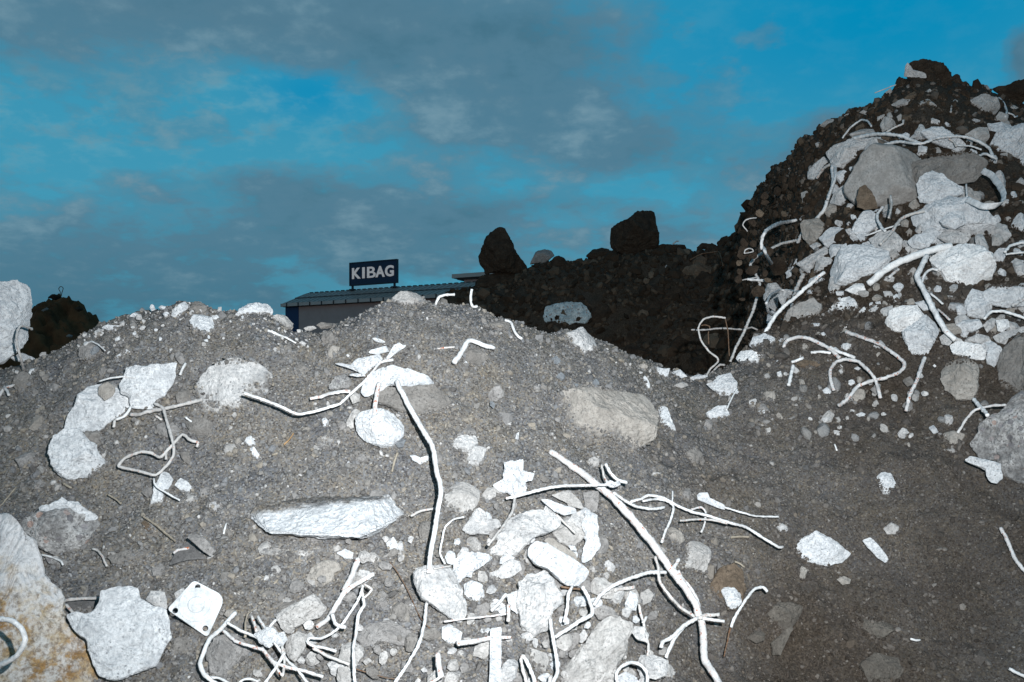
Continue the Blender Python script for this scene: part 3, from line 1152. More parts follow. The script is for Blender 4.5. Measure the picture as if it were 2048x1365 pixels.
def far_heap():
    Yc, Xc = 15.0, (118 - 1024) / F * 15.0
    n = 260
    gx, gy = np.meshgrid(np.linspace(-4.2, 4.2, n), np.linspace(-4.2, 4.2, n), indexing='ij')
    r = np.hypot(gx, gy)
    top = BACK(604, Yc)
    h = top * 1.10 - .26 - np.sqrt(r * r + 0.35) * 1.0 + .45 - .25 * gx * (gx < 0) * -.4
    P = np.stack([gx.ravel() + Xc, gy.ravel() + Yc, np.zeros(gx.size)], 1)
    h = h + (0.16 * fbm(P * 1.1, 3) + 0.10 * (1 - np.abs(vnoise(P * 3.1))) + 0.09 * vnoise(P * 5) + .09 * (1 - np.abs(vnoise(P * 8))) + .06 * vnoise(P * 17)).reshape(h.shape) - .05
    h = np.maximum(h, -0.3)
    v = np.stack([P[:, 0], P[:, 1], h.ravel()], 1)
    idx = np.arange(n * n).reshape(n, n)
    q = np.stack([idx[:-1, :-1].ravel(), idx[1:, :-1].ravel(), idx[1:, 1:].ravel(), idx[:-1, 1:].ravel()], 1)
    me = mesh_from_np('hill', v, q, True)
    add_attr(me, 'dark', np.ones(len(v)))
    tag(link_mesh('hill', me, M['far_earth']), kind='structure')
    return Xc, Yc


far_heap()

AL = np.array([.8944, -.4472, 0.0])     # along the eaves, towards the right and nearer
INW = np.array([.4472, .8944, 0.0])     # from the eaves towards the ridge
EAVE = np.array([-21.4, 85.0, 10.13])
LEN, RUN, RISE = 40.0, 3.4, 1.22


def bpt(t, s, z):
    return EAVE + AL * t + INW * s + np.array([0, 0, z - 10.13])


def box_between(name, t0, t1, s0, s1, z0, z1, mat, parent, base=None, tz=0.0):
    """box in the building's own axes (along, inward, up)"""
    c = [bpt(t, s, z) for z in (z0, z1) for s in (s0, s1) for t in (t0, t1)]
    org = np.array(parent.location) if parent else c[0]
    f = [(0, 2, 3, 1), (4, 5, 7, 6), (0, 1, 5, 4), (2, 6, 7, 3), (0, 4, 6, 2), (1, 3, 7, 5)]
    me = poly_mesh(name, [p - org for p in c], f)
    return link_mesh(name, me, mat, parent)


M['cladding'] = mat_plain('cladding', (.36, .27, .255), 0.75, 0.08, 1.2)
M['blue_clad'] = mat_plain('blue_cladding', (.012, .035, .10), 0.6, 0.1, 1.5)
M['roofing'] = mat_plain('roof_sheet', (.30, .235, .21), 0.45, 0.10, 0.8)
M['trim'] = mat_plain('roof_trim', (.42, .36, .335), 0.5, 0.08, 1.0)
M['dark_trim'] = mat_plain('dark_trim', (.03, .03, .034), 0.6, 0.1, 1.0)

bld = empty('works_building', tuple(bpt(0, 0, 0.0)))
tag(bld, 'low grey works building with ribbed metal roof behind the heap', 'building')
box_between('wall', 1.6, LEN, 0.35, 14.0, 0.0, 9.95, M['cladding'], bld)
box_between('corner_panel', 0.02, 1.6, 0.33, 14.0, 0.0, 9.95, M['blue_clad'], bld)
# gutter with its brackets
box_between('gutter', -0.15, LEN, -0.16, 0.14, 9.88, 10.16, M['trim'], bld)
box_between('soffit', -0.1, LEN, 0.14, 0.36, 9.86, 9.93, M['dark_trim'], bld)
for i in range(22):
    t = 0.6 + i * 1.35
    box_between('gutter_bracket', t - .06, t + .06, -0.20, -0.161, 9.84, 10.18, M['dark_trim'], bld)
# roof sheets in two courses, each a sloping slab; standing ribs on them
org = np.array(bld.location)


def slope_slab(name, t0, t1, s0, s1, lift, tk, mat, parent):
    z = lambda s: 10.13 + RISE * (s / RUN)
    c = []
    for (s, tt0) in ((s0, t0), (s1, t0)):
        pass
    c = [bpt(t0, s0, z(s0) + lift), bpt(t1, s0, z(s0) + lift), bpt(t1, s1, z(s1) + lift), bpt(t0, s1, z(s1) + lift)]
    c += [p - np.array([0, 0, tk]) for p in c]
    f = [(0, 1, 2, 3), (7, 6, 5, 4), (0, 4, 5, 1), (1, 5, 6, 2), (2, 6, 7, 3), (3, 7, 4, 0)]
    me = poly_mesh(name, [p - org for p in c], f)
    return link_mesh(name, me, mat, parent)


roof = slope_slab('roof', 0.0, LEN, 0.0, RUN * 0.52, 0.06, 0.12, M['roofing'], bld)
roof2 = slope_slab('roof', 0.0, LEN, RUN * 0.50, RUN, 0.15, 0.12, M['roofing'], bld)
for i in range(int(LEN / 0.62)):
    t = 0.3 + i * 0.62
    slope_slab('roof_rib', t - .05, t + .05, 0.03, RUN * 0.50, 0.095, 0.035, M['roofing'], bld)
    slope_slab('roof_rib', t - .05, t + .05, RUN * 0.52, RUN - 0.02, 0.185, 0.035, M['roofing'], bld)
# dark filler blocks show as dotted rows at the lap and the ridge
lap = slope_slab('lap_flashing', 0.0, LEN, RUN * 0.495, RUN * 0.515, 0.145, 0.10, M['dark_trim'], bld)
for i in range(int(LEN / 0.62)):
    t = 0.3 + i * 0.62
    box_between('ridge_block', t + .10, t + .46, RUN - .04, RUN + .10, 11.42, 11.58, M['dark_trim'], bld)
box_between('ridge_cap', 0.0, LEN, RUN + .02, RUN + .5, 11.36, 11.50, M['trim'], bld)
# the far pitch of the roof
c = [bpt(0, RUN, 11.4), bpt(LEN, RUN, 11.4), bpt(LEN, 14.2, 9.9), bpt(0, 14.2, 9.9)]
c += [p - np.array([0, 0, .1]) for p in c]
link_mesh('roof', poly_mesh('roof', [p - org for p in c], [(0, 1, 2, 3), (7, 6, 5, 4), (0, 4, 5, 1), (1, 5, 6, 2), (2, 6, 7, 3), (3, 7, 4, 0)]), M['roofing'], bld)
# gable verge at the left end
c = [bpt(-.02, 0, 10.20), bpt(-.02, RUN, 11.45), bpt(-.02, RUN, 11.2), bpt(-.02, 0, 9.95)]
c += [p + AL * .14 for p in c]
link_mesh('verge', poly_mesh('verge', [p - org for p in c], [(0, 1, 2, 3), (7, 6, 5, 4), (0, 4, 5, 1), (1, 5, 6, 2), (2, 6, 7, 3), (3, 7, 4, 0)]), M['trim'], bld)
# raised roof block further along, with a projecting cap
box_between('roof_block', 16.6, 32.0, 5.0, 9.0, 9.5, 12.16, M['cladding'], bld)
box_between('block_cap', 15.6, 32.4, 4.5, 9.4, 12.161, 12.52, M['trim'], bld)
box_between('block_fascia', 16.0, 32.2, 4.75, 9.2, 12.02, 12.159, M['dark_trim'], bld)

# the sign
M['sign_blue'] = mat_plain('sign_blue', (.008, .022, .058), 0.5, 0.12, 1.0)
M['sign_edge'] = mat_plain('sign_edge', (.012, .020, .038), 0.45, 0.1, 1.0)
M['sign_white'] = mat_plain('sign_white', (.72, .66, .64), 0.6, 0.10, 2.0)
# weak glow added to brighten the letters, no lamp behind them
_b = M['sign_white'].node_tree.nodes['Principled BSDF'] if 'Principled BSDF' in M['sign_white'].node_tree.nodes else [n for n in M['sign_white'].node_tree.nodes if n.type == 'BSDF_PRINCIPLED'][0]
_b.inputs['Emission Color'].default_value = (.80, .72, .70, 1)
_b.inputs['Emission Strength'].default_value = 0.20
T0, T1, SS = 5.32, 10.66, 3.2
sgn = empty('roof_sign', tuple(bpt(T0, SS, 11.45)))
tag(sgn, 'dark blue roof sign with five large grey white letters', 'sign')
box_between('panel', T0 + .08, T1 - .08, SS - .09, SS + .10, 11.97, 13.95, M['sign_blue'], sgn)
box_between('frame', T0, T1, SS - .14, SS + .14, 13.951, 14.05, M['sign_edge'], sgn)
box_between('frame', T0, T1, SS - .14, SS + .14, 11.87, 11.969, M['sign_edge'], sgn)
box_between('frame', T0, T0 + .079, SS - .14, SS + .14, 11.97, 13.95, M['sign_edge'], sgn)
box_between('frame', T1 - .079, T1, SS - .14, SS + .14, 11.97, 13.95, M['sign_edge'], sgn)
for t in (T0 + .22, T1 - .42):
    box_between('post', t, t + .16, SS - .08, SS + .08, 11.40, 11.869, M['sign_edge'], sgn)
    box_between('foot_plate', t - .16, t + .34, SS - .22, SS + .22, 11.46, 11.58, M['sign_edge'], sgn)


def letter(ch, t0, wid, z0, hgt):
    cu = bpy.data.curves.new('letter', 'FONT')
    cu.body = ch
    cu.size = 1.0
    cu.offset = 0.034 if ch != 'B' else 0.016
    cu.extrude = 0.02
    tmp = bpy.data.objects.new('tmp', cu)
    COL.objects.link(tmp)
    bpy.context.view_layer.update()
    me = bpy.data.meshes.new_from_object(tmp.evaluated_get(bpy.context.evaluated_depsgraph_get()))
    bpy.data.objects.remove(tmp)
    v = np.array([x.co[:] for x in me.vertices])
    lo, hi = v.min(0), v.max(0)
    so = np.array(sgn.location)
    for i, x in enumerate(me.vertices):
        a = (v[i] - lo) / np.maximum(hi - lo, 1e-6)
        p = bpt(t0 + a[0] * wid, SS - .092 - a[2] * 0.045, z0 + a[1] * hgt) - so
        x.co = p
    me.name = 'letter'
    me.materials.clear()
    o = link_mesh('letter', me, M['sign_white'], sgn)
    o['label'] = 'pale letter ' + ch + ' on the sign panel'


LH, LZ = 1.02, 12.50
W_ = T1 - T0
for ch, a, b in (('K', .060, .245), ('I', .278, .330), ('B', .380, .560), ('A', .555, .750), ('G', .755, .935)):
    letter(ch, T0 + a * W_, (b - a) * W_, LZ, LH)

# ------------------------------------------------------------------ boulders on the dark heap behind
B = dict(layer='b', cat='boulder', name='boulder', tone='brown')
rock('tall leaning dark boulder on the skyline right of the roof', 'M', '190,400 210,340 250,250 330,190 370,195 410,260 450,350 530,470 500,500 430,500 370,490 240,510 230,470 195,430', thick=.8, k=.05, **B)
rock('dark block that props the tall leaning boulder from below', 'M', '165,610 200,530 240,505 350,490 490,495 480,560 400,625 220,640', thick=.7, k=.1, **B)
rock('pale jagged stone on the dark skyline beside the leaning boulder', 'M', '545,440 590,350 640,335 700,335 715,380 650,430', layer='b', tone='grey', thick=.8, cat='stone', name='stone', k=.1)
rock('big squared dark boulder standing alone on the skyline', 'M', '1080,230 1090,190 1180,150 1280,85 1380,70 1400,110 1422,230 1420,340 1300,395 1200,390 1110,335 1080,290', thick=.8, k=.05, **B)
rock('flat dark slab on the skyline right of the squared boulder', 'M', '1400,320 1440,305 1600,305 1615,335 1500,370 1420,350', thick=.8, k=.2, **B)
rock('small dark knob where the skyline meets the right-hand slope', 'M', '1820,300 1850,255 1890,243 1920,290 1900,330 1840,330', thick=.8, k=.2, **B)
rock('low dark stone on the skyline left of the last knob', 'M', '1680,330 1720,295 1815,305 1780,345', thick=.8, k=.2, **B)
rock('dark rounded clod against the sky left of the squared boulder', 'M', '930,385 970,330 1080,325 1130,385 1020,430', thick=.8, k=.2, **B)
rock('blue grey speckled boulder bright in the dark heap behind', 'M', '640,760 650,735 700,720 780,705 900,705 940,740 968,800 920,850 850,900 760,955 690,910 645,840', layer='b', cat='boulder', name='boulder', tone='blue', thick=.6, k=.05, facets=2)
rock('long arched brown stone half way up the dark heap', 'M', '1280,740 1420,690 1590,680 1575,760 1440,765 1330,795', thick=.7, **B)
rock('wedge shaped brown stone low behind the front crest', 'M', '1175,1060 1200,1010 1250,985 1330,1030 1420,1090 1500,1150 1300,1150', thick=.7, **B)
rock('nearly black porous lump low in the gap', 'M', '1460,1080 1500,980 1570,930 1650,980 1640,1070 1590,1130 1500,1140', thick=.8, **B)
rock('rounded brown boulder at the bottom of the gap', 'M', '1590,1160 1640,1070 1740,1040 1820,1100 1790,1190 1650,1220', thick=.8, **B)
rock('large brown boulder right of the skyline under the wire', 'M', '1560,520 1600,470 1700,430 1830,450 1860,530 1710,575 1590,560', thick=.7, layer='b', cat='boulder', name='boulder', tone='umber')
rock('dark upright boulder below the squared skyline boulder', 'M', '1140,540 1135,430 1220,410 1255,530', thick=.7, **B)
rock('squared brown block behind the looped wire', 'M', '1700,960 1790,930 1900,920 1895,1030 1780,1015', layer='b', cat='boulder', name='boulder', tone='umber', thick=.7)
rock('flat brown stone deep in the gap beside the slope', 'G', '440,370 590,360 600,440 500,480 420,440', layer='b', cat='boulder', name='boulder', tone='umber', thick=.6)
rod('short pale curved wire on the dark heap under the skyline slab', 'M:1470,460 1490,430 1485,390', 10, 'duller', 'wire', 'wire', layer='b', lift=.05)
rod('brown bent wire arching over the large brown boulder', 'M:1640,410 1720,370 1830,355 1850,390 1865,450', 10, 'rustbrown', 'wire', 'wire', layer='b', lift=.12)
rod('stubby forked wire on the skyline slab', 'M:1520,303 1545,285 1560,282', 10, 'duller', 'wire', 'wire', layer='b', lift=.05)
# the heap far to the left
_fy = 13.2
rock('dusty flat scrap on the far left dark heap', 'A', '265,265 305,245 320,255 280,272', Y=_fy, layer='b', tone='grey', name='scrap', cat='scrap', thick=.6, group='debris on the far left heap')
rock('pale scrap low on the far left dark heap', 'A', '428,430 450,418 475,428 470,440 440,440', Y=_fy - .5, layer='b', tone='grey', name='scrap', cat='scrap', thick=.6, group='debris on the far left heap')
rock('brown lump on the top of the far left heap', 'A', '310,180 340,158 380,162 400,180 360,200', Y=_fy + 1.2, layer='b', tone='brown', name='clod', cat='clod', thick=.8, group='debris on the far left heap')
rock('dark clod on the right shoulder of the far left heap', 'A', '480,250 520,235 545,258 510,275', Y=_fy + .6, layer='b', tone='brown', name='clod', cat='clod', thick=.8, group='debris on the far left heap')
rod('thin wire loop standing on the far left heap', 'A:398,172 392,145 383,125 390,112 402,110 411,122 403,150 399,172', 5, 'rustbrown', 'wire', 'wire', depth=[14.6, 14.6], lift=0, group='debris on the far left heap')

# ------------------------------------------------------------------ front heap, left part
rock('tall pale concrete boulder at the left edge with a bent bar across it', 'A', '-70,90 -10,74 60,70 110,78 190,95 208,130 215,170 230,280 215,330 203,385 200,450 150,510 80,560 20,610 -70,620', tone='white', name='boulder', cat='boulder', thick=.6, k=.08, lift=.03, facets=3, fade=.25)
rock('white stone wedged under the left edge boulder', 'A', '70,570 140,538 235,575 200,605 100,595', tone='white', thick=.7, k=.1)
rock('small pale stone on the crest beside the far left heap', 'A', '256,555 265,535 300,535 305,570 270,582', tone='pale', thick=.8, name='stone', cat='stone', k=.1)
rock('white oval pebble below the left edge boulder', 'A', '185,670 195,650 215,638 240,650 225,682 195,688', tone='white', thick=.8, name='pebble', cat='pebble')
rock('tan rounded pebble left of the white oval one', 'A', '72,665 80,645 100,645 105,670 85,680', tone='pale', thick=.8, name='pebble', cat='pebble')
rod('bent bar hooked over the left edge boulder', 'A:207,388 185,376 160,366 132,367 118,395 110,430 112,485 135,570 152,640 166,685', 18, 'duller', lift=[.045, .05, .05, .055, .05, .02], depth=[1.93, 1.89, 1.87, 1.87, 1.88, 1.92])
rod('rusty hooked twig at the left edge under the boulder', 'A:-10,830 10,795 32,765 60,760 102,748', 20, 'rusty', 'wire', 'wire', lift=.015)
rod('short rusty stub below the hooked twig', 'A:32,766 48,790 60,815', 20, 'rusty', 'wire', 'wire', lift=.02)
rock('crumbly white clod at the left of the crest', 'A', '610,405 640,380 668,390 660,425 620,430', tone='chalk', name='clod', cat='clod', thick=.8, k=.1)
rock('ragged white crust strip along the left crest', 'A', '660,375 690,358 740,362 795,362 790,388 700,395', tone='white', name='clod', cat='clod', thick=.8, k=.1)
rock('small white crest clod above the crust strip', 'A', '838,305 860,285 890,273 905,285 870,310', tone='white', name='clod', cat='clod', thick=.8, k=.1)
rock('pointed white crumb on the crest under the sky', 'A', '972,245 985,222 1003,232 1012,262 985,270', tone='white', name='clod', cat='clod', thick=.8, k=.1)
rock('flat white crumb between the pointed one and the big shard', 'A', '1030,245 1050,230 1080,238 1070,258 1040,260', tone='white', name='clod', cat='clod', thick=.8, k=.1)
rock('pale pebble just under the crest left of the big shard', 'A', '1055,285 1075,272 1100,280 1105,302 1080,316', tone='white', name='pebble', cat='pebble', thick=.8)
rock('big white shard on the highest left crest', 'A', '1110,298 1130,250 1165,225 1210,195 1230,212 1228,245 1180,290 1150,318', tone='white', name='shard', cat='shard', thick=.6, k=.1, facets=5)
rock('grey soil clod on the crest right of the big shard', 'A', '1225,260 1255,215 1290,200 1330,220 1350,260 1320,290 1250,290', tone='soil', name='clod', cat='clod', thick=.8, k=.1)
rock('white dusted bump swelling from soil under the left crest', 'A', '1225,330 1260,295 1310,285 1370,305 1400,350 1380,400 1320,425 1260,395', tone='white', cat='stone', name='stone', thick=.45, fade=1.0, lift=.0)
rock('rounded white crusted stone on the crest left of the building', 'C', '95,250 140,195 190,165 270,158 330,172 360,205 352,245 280,268 180,262', tone='white', thick=.7, k=.1)
rock('pale lumpy clod on the crest beside the building corner', 'C', '345,260 390,238 440,235 470,265 505,300 500,345 440,360 370,330', tone='pale', name='clod', cat='clod', thick=.8, k=.1, rough=1.5)
rock('small white stone set on the pale crest clod', 'C', '355,250 380,238 402,248 385,270 358,268', tone='white', name='pebble', cat='pebble', thick=.8, k=.1)
rod('pale root like bar lying under the crest clod', 'C:318,345 350,352 390,372 450,395 520,430', [24], 'clean', 'root', 'root', lift=.003, taper=.5)
rock('grey rounded stone on the left crest with a white twig', 'A', '508,560 520,510 560,478 610,470 660,500 680,540 600,585 530,580', tone='grey', thick=.6, fade=.4)
rod('white twig draped over the grey crest stone', 'A:548,492 575,470 600,468 640,490 685,528', 17, 'clean', 'twig', 'twig', lift=.03, taper=.6)
rock('white flat pebble on the soil above the long white slabs', 'A', '795,532 828,515 850,528 835,550 803,548', tone='white', name='pebble', cat='pebble', thick=.7)
rock('tiny white pebble high on the left soil slope', 'A', '1000,388 1012,380 1028,386 1022,402 1006,402', tone='white', name='pebble', cat='pebble', thick=.8)
rock('white droplet shaped pebble above the slabs', 'A', '748,572 762,570 775,590 762,603 752,592', tone='white', name='pebble', cat='pebble', thick=.8)
rock('lower left of the two long white slabs lying end to end', 'A', '412,1040 425,970 478,890 512,815 560,770 620,738 720,730 800,780 850,840 850,890 800,930 740,970 690,1010 600,1085 540,1050 480,1040', tone='white', name='slab', cat='slab', thick=.35, facets=5, fade=.15, lift=.025, rough=.9)
rock('upper right of the two long white slabs with ragged top', 'A', '770,750 800,690 820,640 890,618 960,632 1050,610 1150,598 1140,690 1110,760 1060,815 1005,865 995,912 850,900 840,830 790,800', tone='white', name='slab', cat='slab', thick=.35, facets=4, lift=.03)
rock('pale crumbs heaped on the joint of the two slabs', 'A', '640,760 700,730 750,760 740,820 680,850 640,810', tone='tan', name='clod', cat='clod', thick=.5, lift=.055)
rod('thin bar lying across the upper long slab', 'A:645,725 720,705 800,694 880,697', 13, 'clean', 'wire', 'wire', lift=.055)
rod('rod stub poking down under the two slabs', 'A:737,1022 748,980', 20, 'clean', lift=.035)
rod('bent bar tucked under the slab edge', 'A:750,972 800,958 835,925 850,890', 20, 'clean', lift=.035)
rock('rounded white stone with a broken grey face below the slabs', 'A', '308,1200 315,1150 345,1085 430,1030 520,1035 560,1090 620,1140 690,1255 672,1300 600,1342 540,1345 480,1362 400,1342 330,1280', tone='white', thick=.6, lift=.03, planes=[(.85, .35, .55, .60)], facets=2)
rock('buried grey stone left of the rounded white stone', 'A', '95,1230 140,1180 210,1175 265,1235 230,1285 130,1285', tone='grey', thick=.5, fade=.5, lift=0)
rod('long straight bar pointing right below the slabs', 'A:850,938 900,942 960,925 1080,900 1200,872 1315,845', 26, 'duller', lift=.02)
rod('twisted rusty loop of bar hanging below the slabs', 'A:1005,868 1060,898 1085,980 1112,1070 1132,1150 1130,1210 1090,1270 1012,1335 920,1312 830,1290 772,1272 820,1220 920,1185 990,1190 1040,1218 1085,1180 1140,1120 1190,1070 1240,1108 1288,1122 1278,1150', 22, 'duller', lift=[.02, .03, .035, .03, .035, .03, .02])
rod('stub tied to the middle of the twisted loop', 'A:1078,1185 1080,1232', 20, 'duller', lift=.03)
rod('short white offcut beside the upper long slab', 'A:1168,682 1185,645 1207,608', 20, 'clean', lift=.01)
rod('thin white sliver below the long straight bar', 'A:1208,960 1232,980 1260,997', 14, 'clean', 'wire', 'wire', lift=.008)
rod('stubby sliver under the end of the slabs', 'A:1012,948 1035,962 1055,975', 16, 'clean', 'wire', 'wire', lift=.008)
rock('soil coloured stone under the long straight bar', 'A', '1195,985 1260,955 1330,965 1395,1005 1400,1055 1330,1090 1240,1062', tone='soil', thick=.5, fade=.4, lift=0)
rock('grey stone behind the twisted loop', 'A', '1015,1010 1060,990 1130,990 1180,1050 1110,1090 1030,1075', tone='grey', thick=.5, fade=.4, lift=0)
rock('dull grey block left of the long flat strip', 'A', '1140,820 1180,775 1240,780 1260,840 1200,870 1150,865', tone='soil', thick=.5, fade=.3, lift=0)
rock('very large pale boulder half sunk in soil at left centre', 'P', '388,772 420,735 470,712 520,732 547,752 533,800 515,838 478,858 440,852 400,820', tone='chalk', name='boulder', cat='boulder', thick=.35, fade=.55, lift=.012, facets=3, top=.25, rough=.8)
rock('upper white crumb of the pair left of centre', 'C', '165,1105 180,1075 215,1065 250,1085 252,1128 210,1145', tone='white', name='clod', cat='clod', thick=.7)
rock('lower white crumb of the pair left of centre', 'C', '200,1150 232,1138 262,1180 285,1215 250,1238 225,1200', tone='white', name='clod', cat='clod', thick=.6)
rock('pale half sunk stone left of the white crumb pair', 'A', '1445,1160 1475,1135 1520,1128 1545,1162 1520,1202 1470,1195', tone='pale', thick=.6, fade=.4)
rock('brownish pebble touching the white crumb pair', 'C', '95,1105 120,1075 155,1080 165,1110 130,1135', tone='tan', name='pebble', cat='pebble', thick=.7)

# left bottom
rock('huge ochre stained concrete block in the lower left corner', 'B', '-110,262 0,275 60,300 110,352 150,420 220,470 258,560 290,690 330,722 390,762 412,830 405,900 420,990 480,1050 555,1092 590,1200 640,1330 655,1460 -110,1460', tone='ochre', name='concrete_block', cat='concrete block', thick=.22, lift=.075, k=.3, facets=3, level=6, p=4, rough=1.1)
rod('thick hooked bar curling out of the lower left corner', 'B:-40,955 0,958 40,962 90,978 140,1022 165,1080 150,1142 105,1198 45,1235 -40,1262', 36, 'bright_rod', lift=.05, depth=[1.27, 1.25, 1.24, 1.25, 1.27], ribs=True)  # lighter rod colour makes up for the dim edge of the flash
rock('broken conglomerate stone with white upper edge beside the corner block', 'B', '110,340 160,305 250,275 380,240 470,235 540,250 620,290 645,350 590,420 540,480 480,548 350,540 260,510 180,430', tone='cong', thick=.5, lift=.038, facets=5)
rock('crust of white lumps on top of the conglomerate stone', 'B', '240,240 330,225 400,180 500,215 560,250 640,310 600,330 500,320 400,300 280,300', tone='white', name='crust', cat='crust', thick=.45, lift=.058, rough=1.6, fade=.2)
rock('rusty crumbly fragment under the conglomerate stone', 'B', '290,560 360,550 440,590 470,630 400,640 310,600', tone='cong', name='fragment', cat='fragment', thick=.6)
rod('white crooked twig under the conglomerate stone', 'B:270,545 330,560 390,585 405,612', 15, 'clean', 'twig', 'twig', lift=.02)
rock('white cone shaped lump below the twisted loop', 'B', '943,272 975,200 985,130 1005,80 1050,0 1085,8 1112,60 1075,110 1055,170 1050,255 1000,280', tone='white', thick=.5, fade=.25)
rock('pale wedge stone right of the white cone lump', 'B', '1120,100 1160,52 1205,75 1252,130 1225,155 1160,132', tone='white', thick=.6)
rock('pale stone with white face below the wedge stone', 'B', '1325,235 1345,210 1390,203 1435,212 1445,250 1390,274 1345,264', tone='chalk', thick=.6)
rock('grey stone between the wedge and the pale stone', 'B', '1285,125 1335,105 1380,150 1335,195 1290,180', tone='grey', thick=.6, fade=.2)
rock('crumbly chalk stone under the wedge stone', 'B', '1150,215 1195,160 1270,165 1275,220 1205,235', tone='pale', thick=.6, fade=.3)
rock('tan pebble under the crumbly chalk stone', 'B', '1140,290 1180,272 1215,290 1190,312 1150,308', tone='tan', name='pebble', cat='pebble', thick=.6)
rock('small grey pebble right of the tan pebble', 'B', '1200,318 1225,298 1245,320 1228,342', tone='pale', name='pebble', cat='pebble', thick=.6)
rod('white wire bent over the cone shaped lump', 'B:988,58 990,85 1010,112 1070,150 1155,196', 14, 'clean', 'wire', 'wire', lift=.035)
rock('grey cobble left of the white cone', 'B', '905,140 935,110 975,115 985,160 945,180', tone='grey', name='cobble', cat='cobble', thick=.6, fade=.4)
rock('long tan cobble at right of the small white wedge group', 'B', '1400,300 1440,275 1500,275 1510,310 1450,330', tone='soil', name='cobble', cat='cobble', thick=.6, fade=.4)
rock('largest flat white concrete slab at lower left', 'B', '418,925 500,930 560,930 600,900 640,845 655,775 740,752 840,740 890,768 897,820 970,870 1060,900 1092,960 1100,1080 1060,1150 1000,1262 920,1290 770,1342 635,1335 600,1250 555,1090 480,1030', tone='white', name='slab', cat='slab', thick=.18, lift=.06, k=.25, facets=2, p=4, rough=.8, level=6)
rock('blunt pale block tucked behind the largest white slab', 'B', '935,835 970,775 1060,785 1078,880 1060,910 1000,880', tone='chalk', thick=.6, lift=.02)
rock('dark slate piece in the hollow left of the largest slab', 'B', '415,850 480,842 615,838 600,880 480,915 440,900', tone='slate', name='slate', cat='slate', thick=.3, lift=.01)
rod('pale bar laid over the hollow left of the largest slab', 'B:412,838 480,828 560,826 642,825', 24, 'duller', lift=.03)
rod('short stick slanting into the hollow', 'B:420,868 470,922', 20, 'duller', 'stick', 'stick', lift=.03)
rock('pale clod stuck to the left of the steel plate', 'B', '1118,795 1165,762 1205,762 1165,822 1130,830', tone='chalk', name='clod', cat='clod', thick=.7)
rock('rough grey block under the steel plate at the bottom', 'B', '1315,1190 1370,1080 1450,1048 1560,1078 1622,1160 1560,1275 1450,1338 1350,1305', tone='grey', name='block', cat='block', thick=.5, lift=.02, facets=4, k=.2)
rock('shadowed grey boulder between largest slab and rough block', 'B', '1090,1150 1130,1080 1240,1070 1300,1120 1280,1230 1200,1290 1110,1230', tone='soil', thick=.4, fade=.2, lift=0)
rock('dark slate wedge in the triangular hollow', 'B', '1085,612 1130,530 1200,455 1260,510 1325,570 1200,582', tone='slate', name='slate', cat='slate', thick=.25, lift=.018)
rock('leaning grey flagstone above the triangular hollow', 'B', '1200,430 1258,403 1340,458 1382,520 1358,560 1280,505', tone='grey', name='flagstone', cat='flagstone', thick=.4, lift=.042)
rod('rusty stub with white tip in the triangular hollow', 'B:1112,535 1140,515 1220,503', [20], 'rusty', lift=.025)
rod('white curved bar offcut on the soil above the largest slab', 'B:597,508 630,520 660,560 688,620', 17, 'clean', lift=.01)
rod('short white pin standing on the soil at left centre', 'B:1438,410 1452,342', 13, 'clean', 'pin', 'pin', lift=.012)
rod('grey split plank lying above the triangular hollow', 'B:918,298 990,350 1060,405 1130,458', 20, 'straw', 'plank', 'plank', lift=.012, flat=((.3, -.4, .8), .4))
rod('grey lath at the far left edge', 'B:-20,262 40,190 105,115', 17, 'straw', 'lath', 'lath', lift=.008, flat=((.3, -.4, .8), .4))
rod('weathered stick flat on the soil in the left middle', 'B:692,160 735,185 780,220', 13, 'straw', 'stick', 'stick', lift=.004)
rod('short tan stick below the rounded white stone', 'B:410,85 435,105 462,118', 16, 'straw', 'stick', 'stick', lift=.005)
rock('rusted flattened can piece by the split plank', 'B', '905,335 925,318 960,350 1005,395 960,400 925,372', tone='umber', name='can', cat='can', thick=.4)
rock('grey stone just above the largest slab', 'B', '970,640 1040,600 1080,660 1060,700 985,680', tone='grey', thick=.5, fade=.4, lift=0)
rock('soil covered stone at left above the largest slab', 'B', '690,560 800,520 960,520 970,590 850,620 720,600', tone='soil', thick=.4, fade=.5, lift=0)

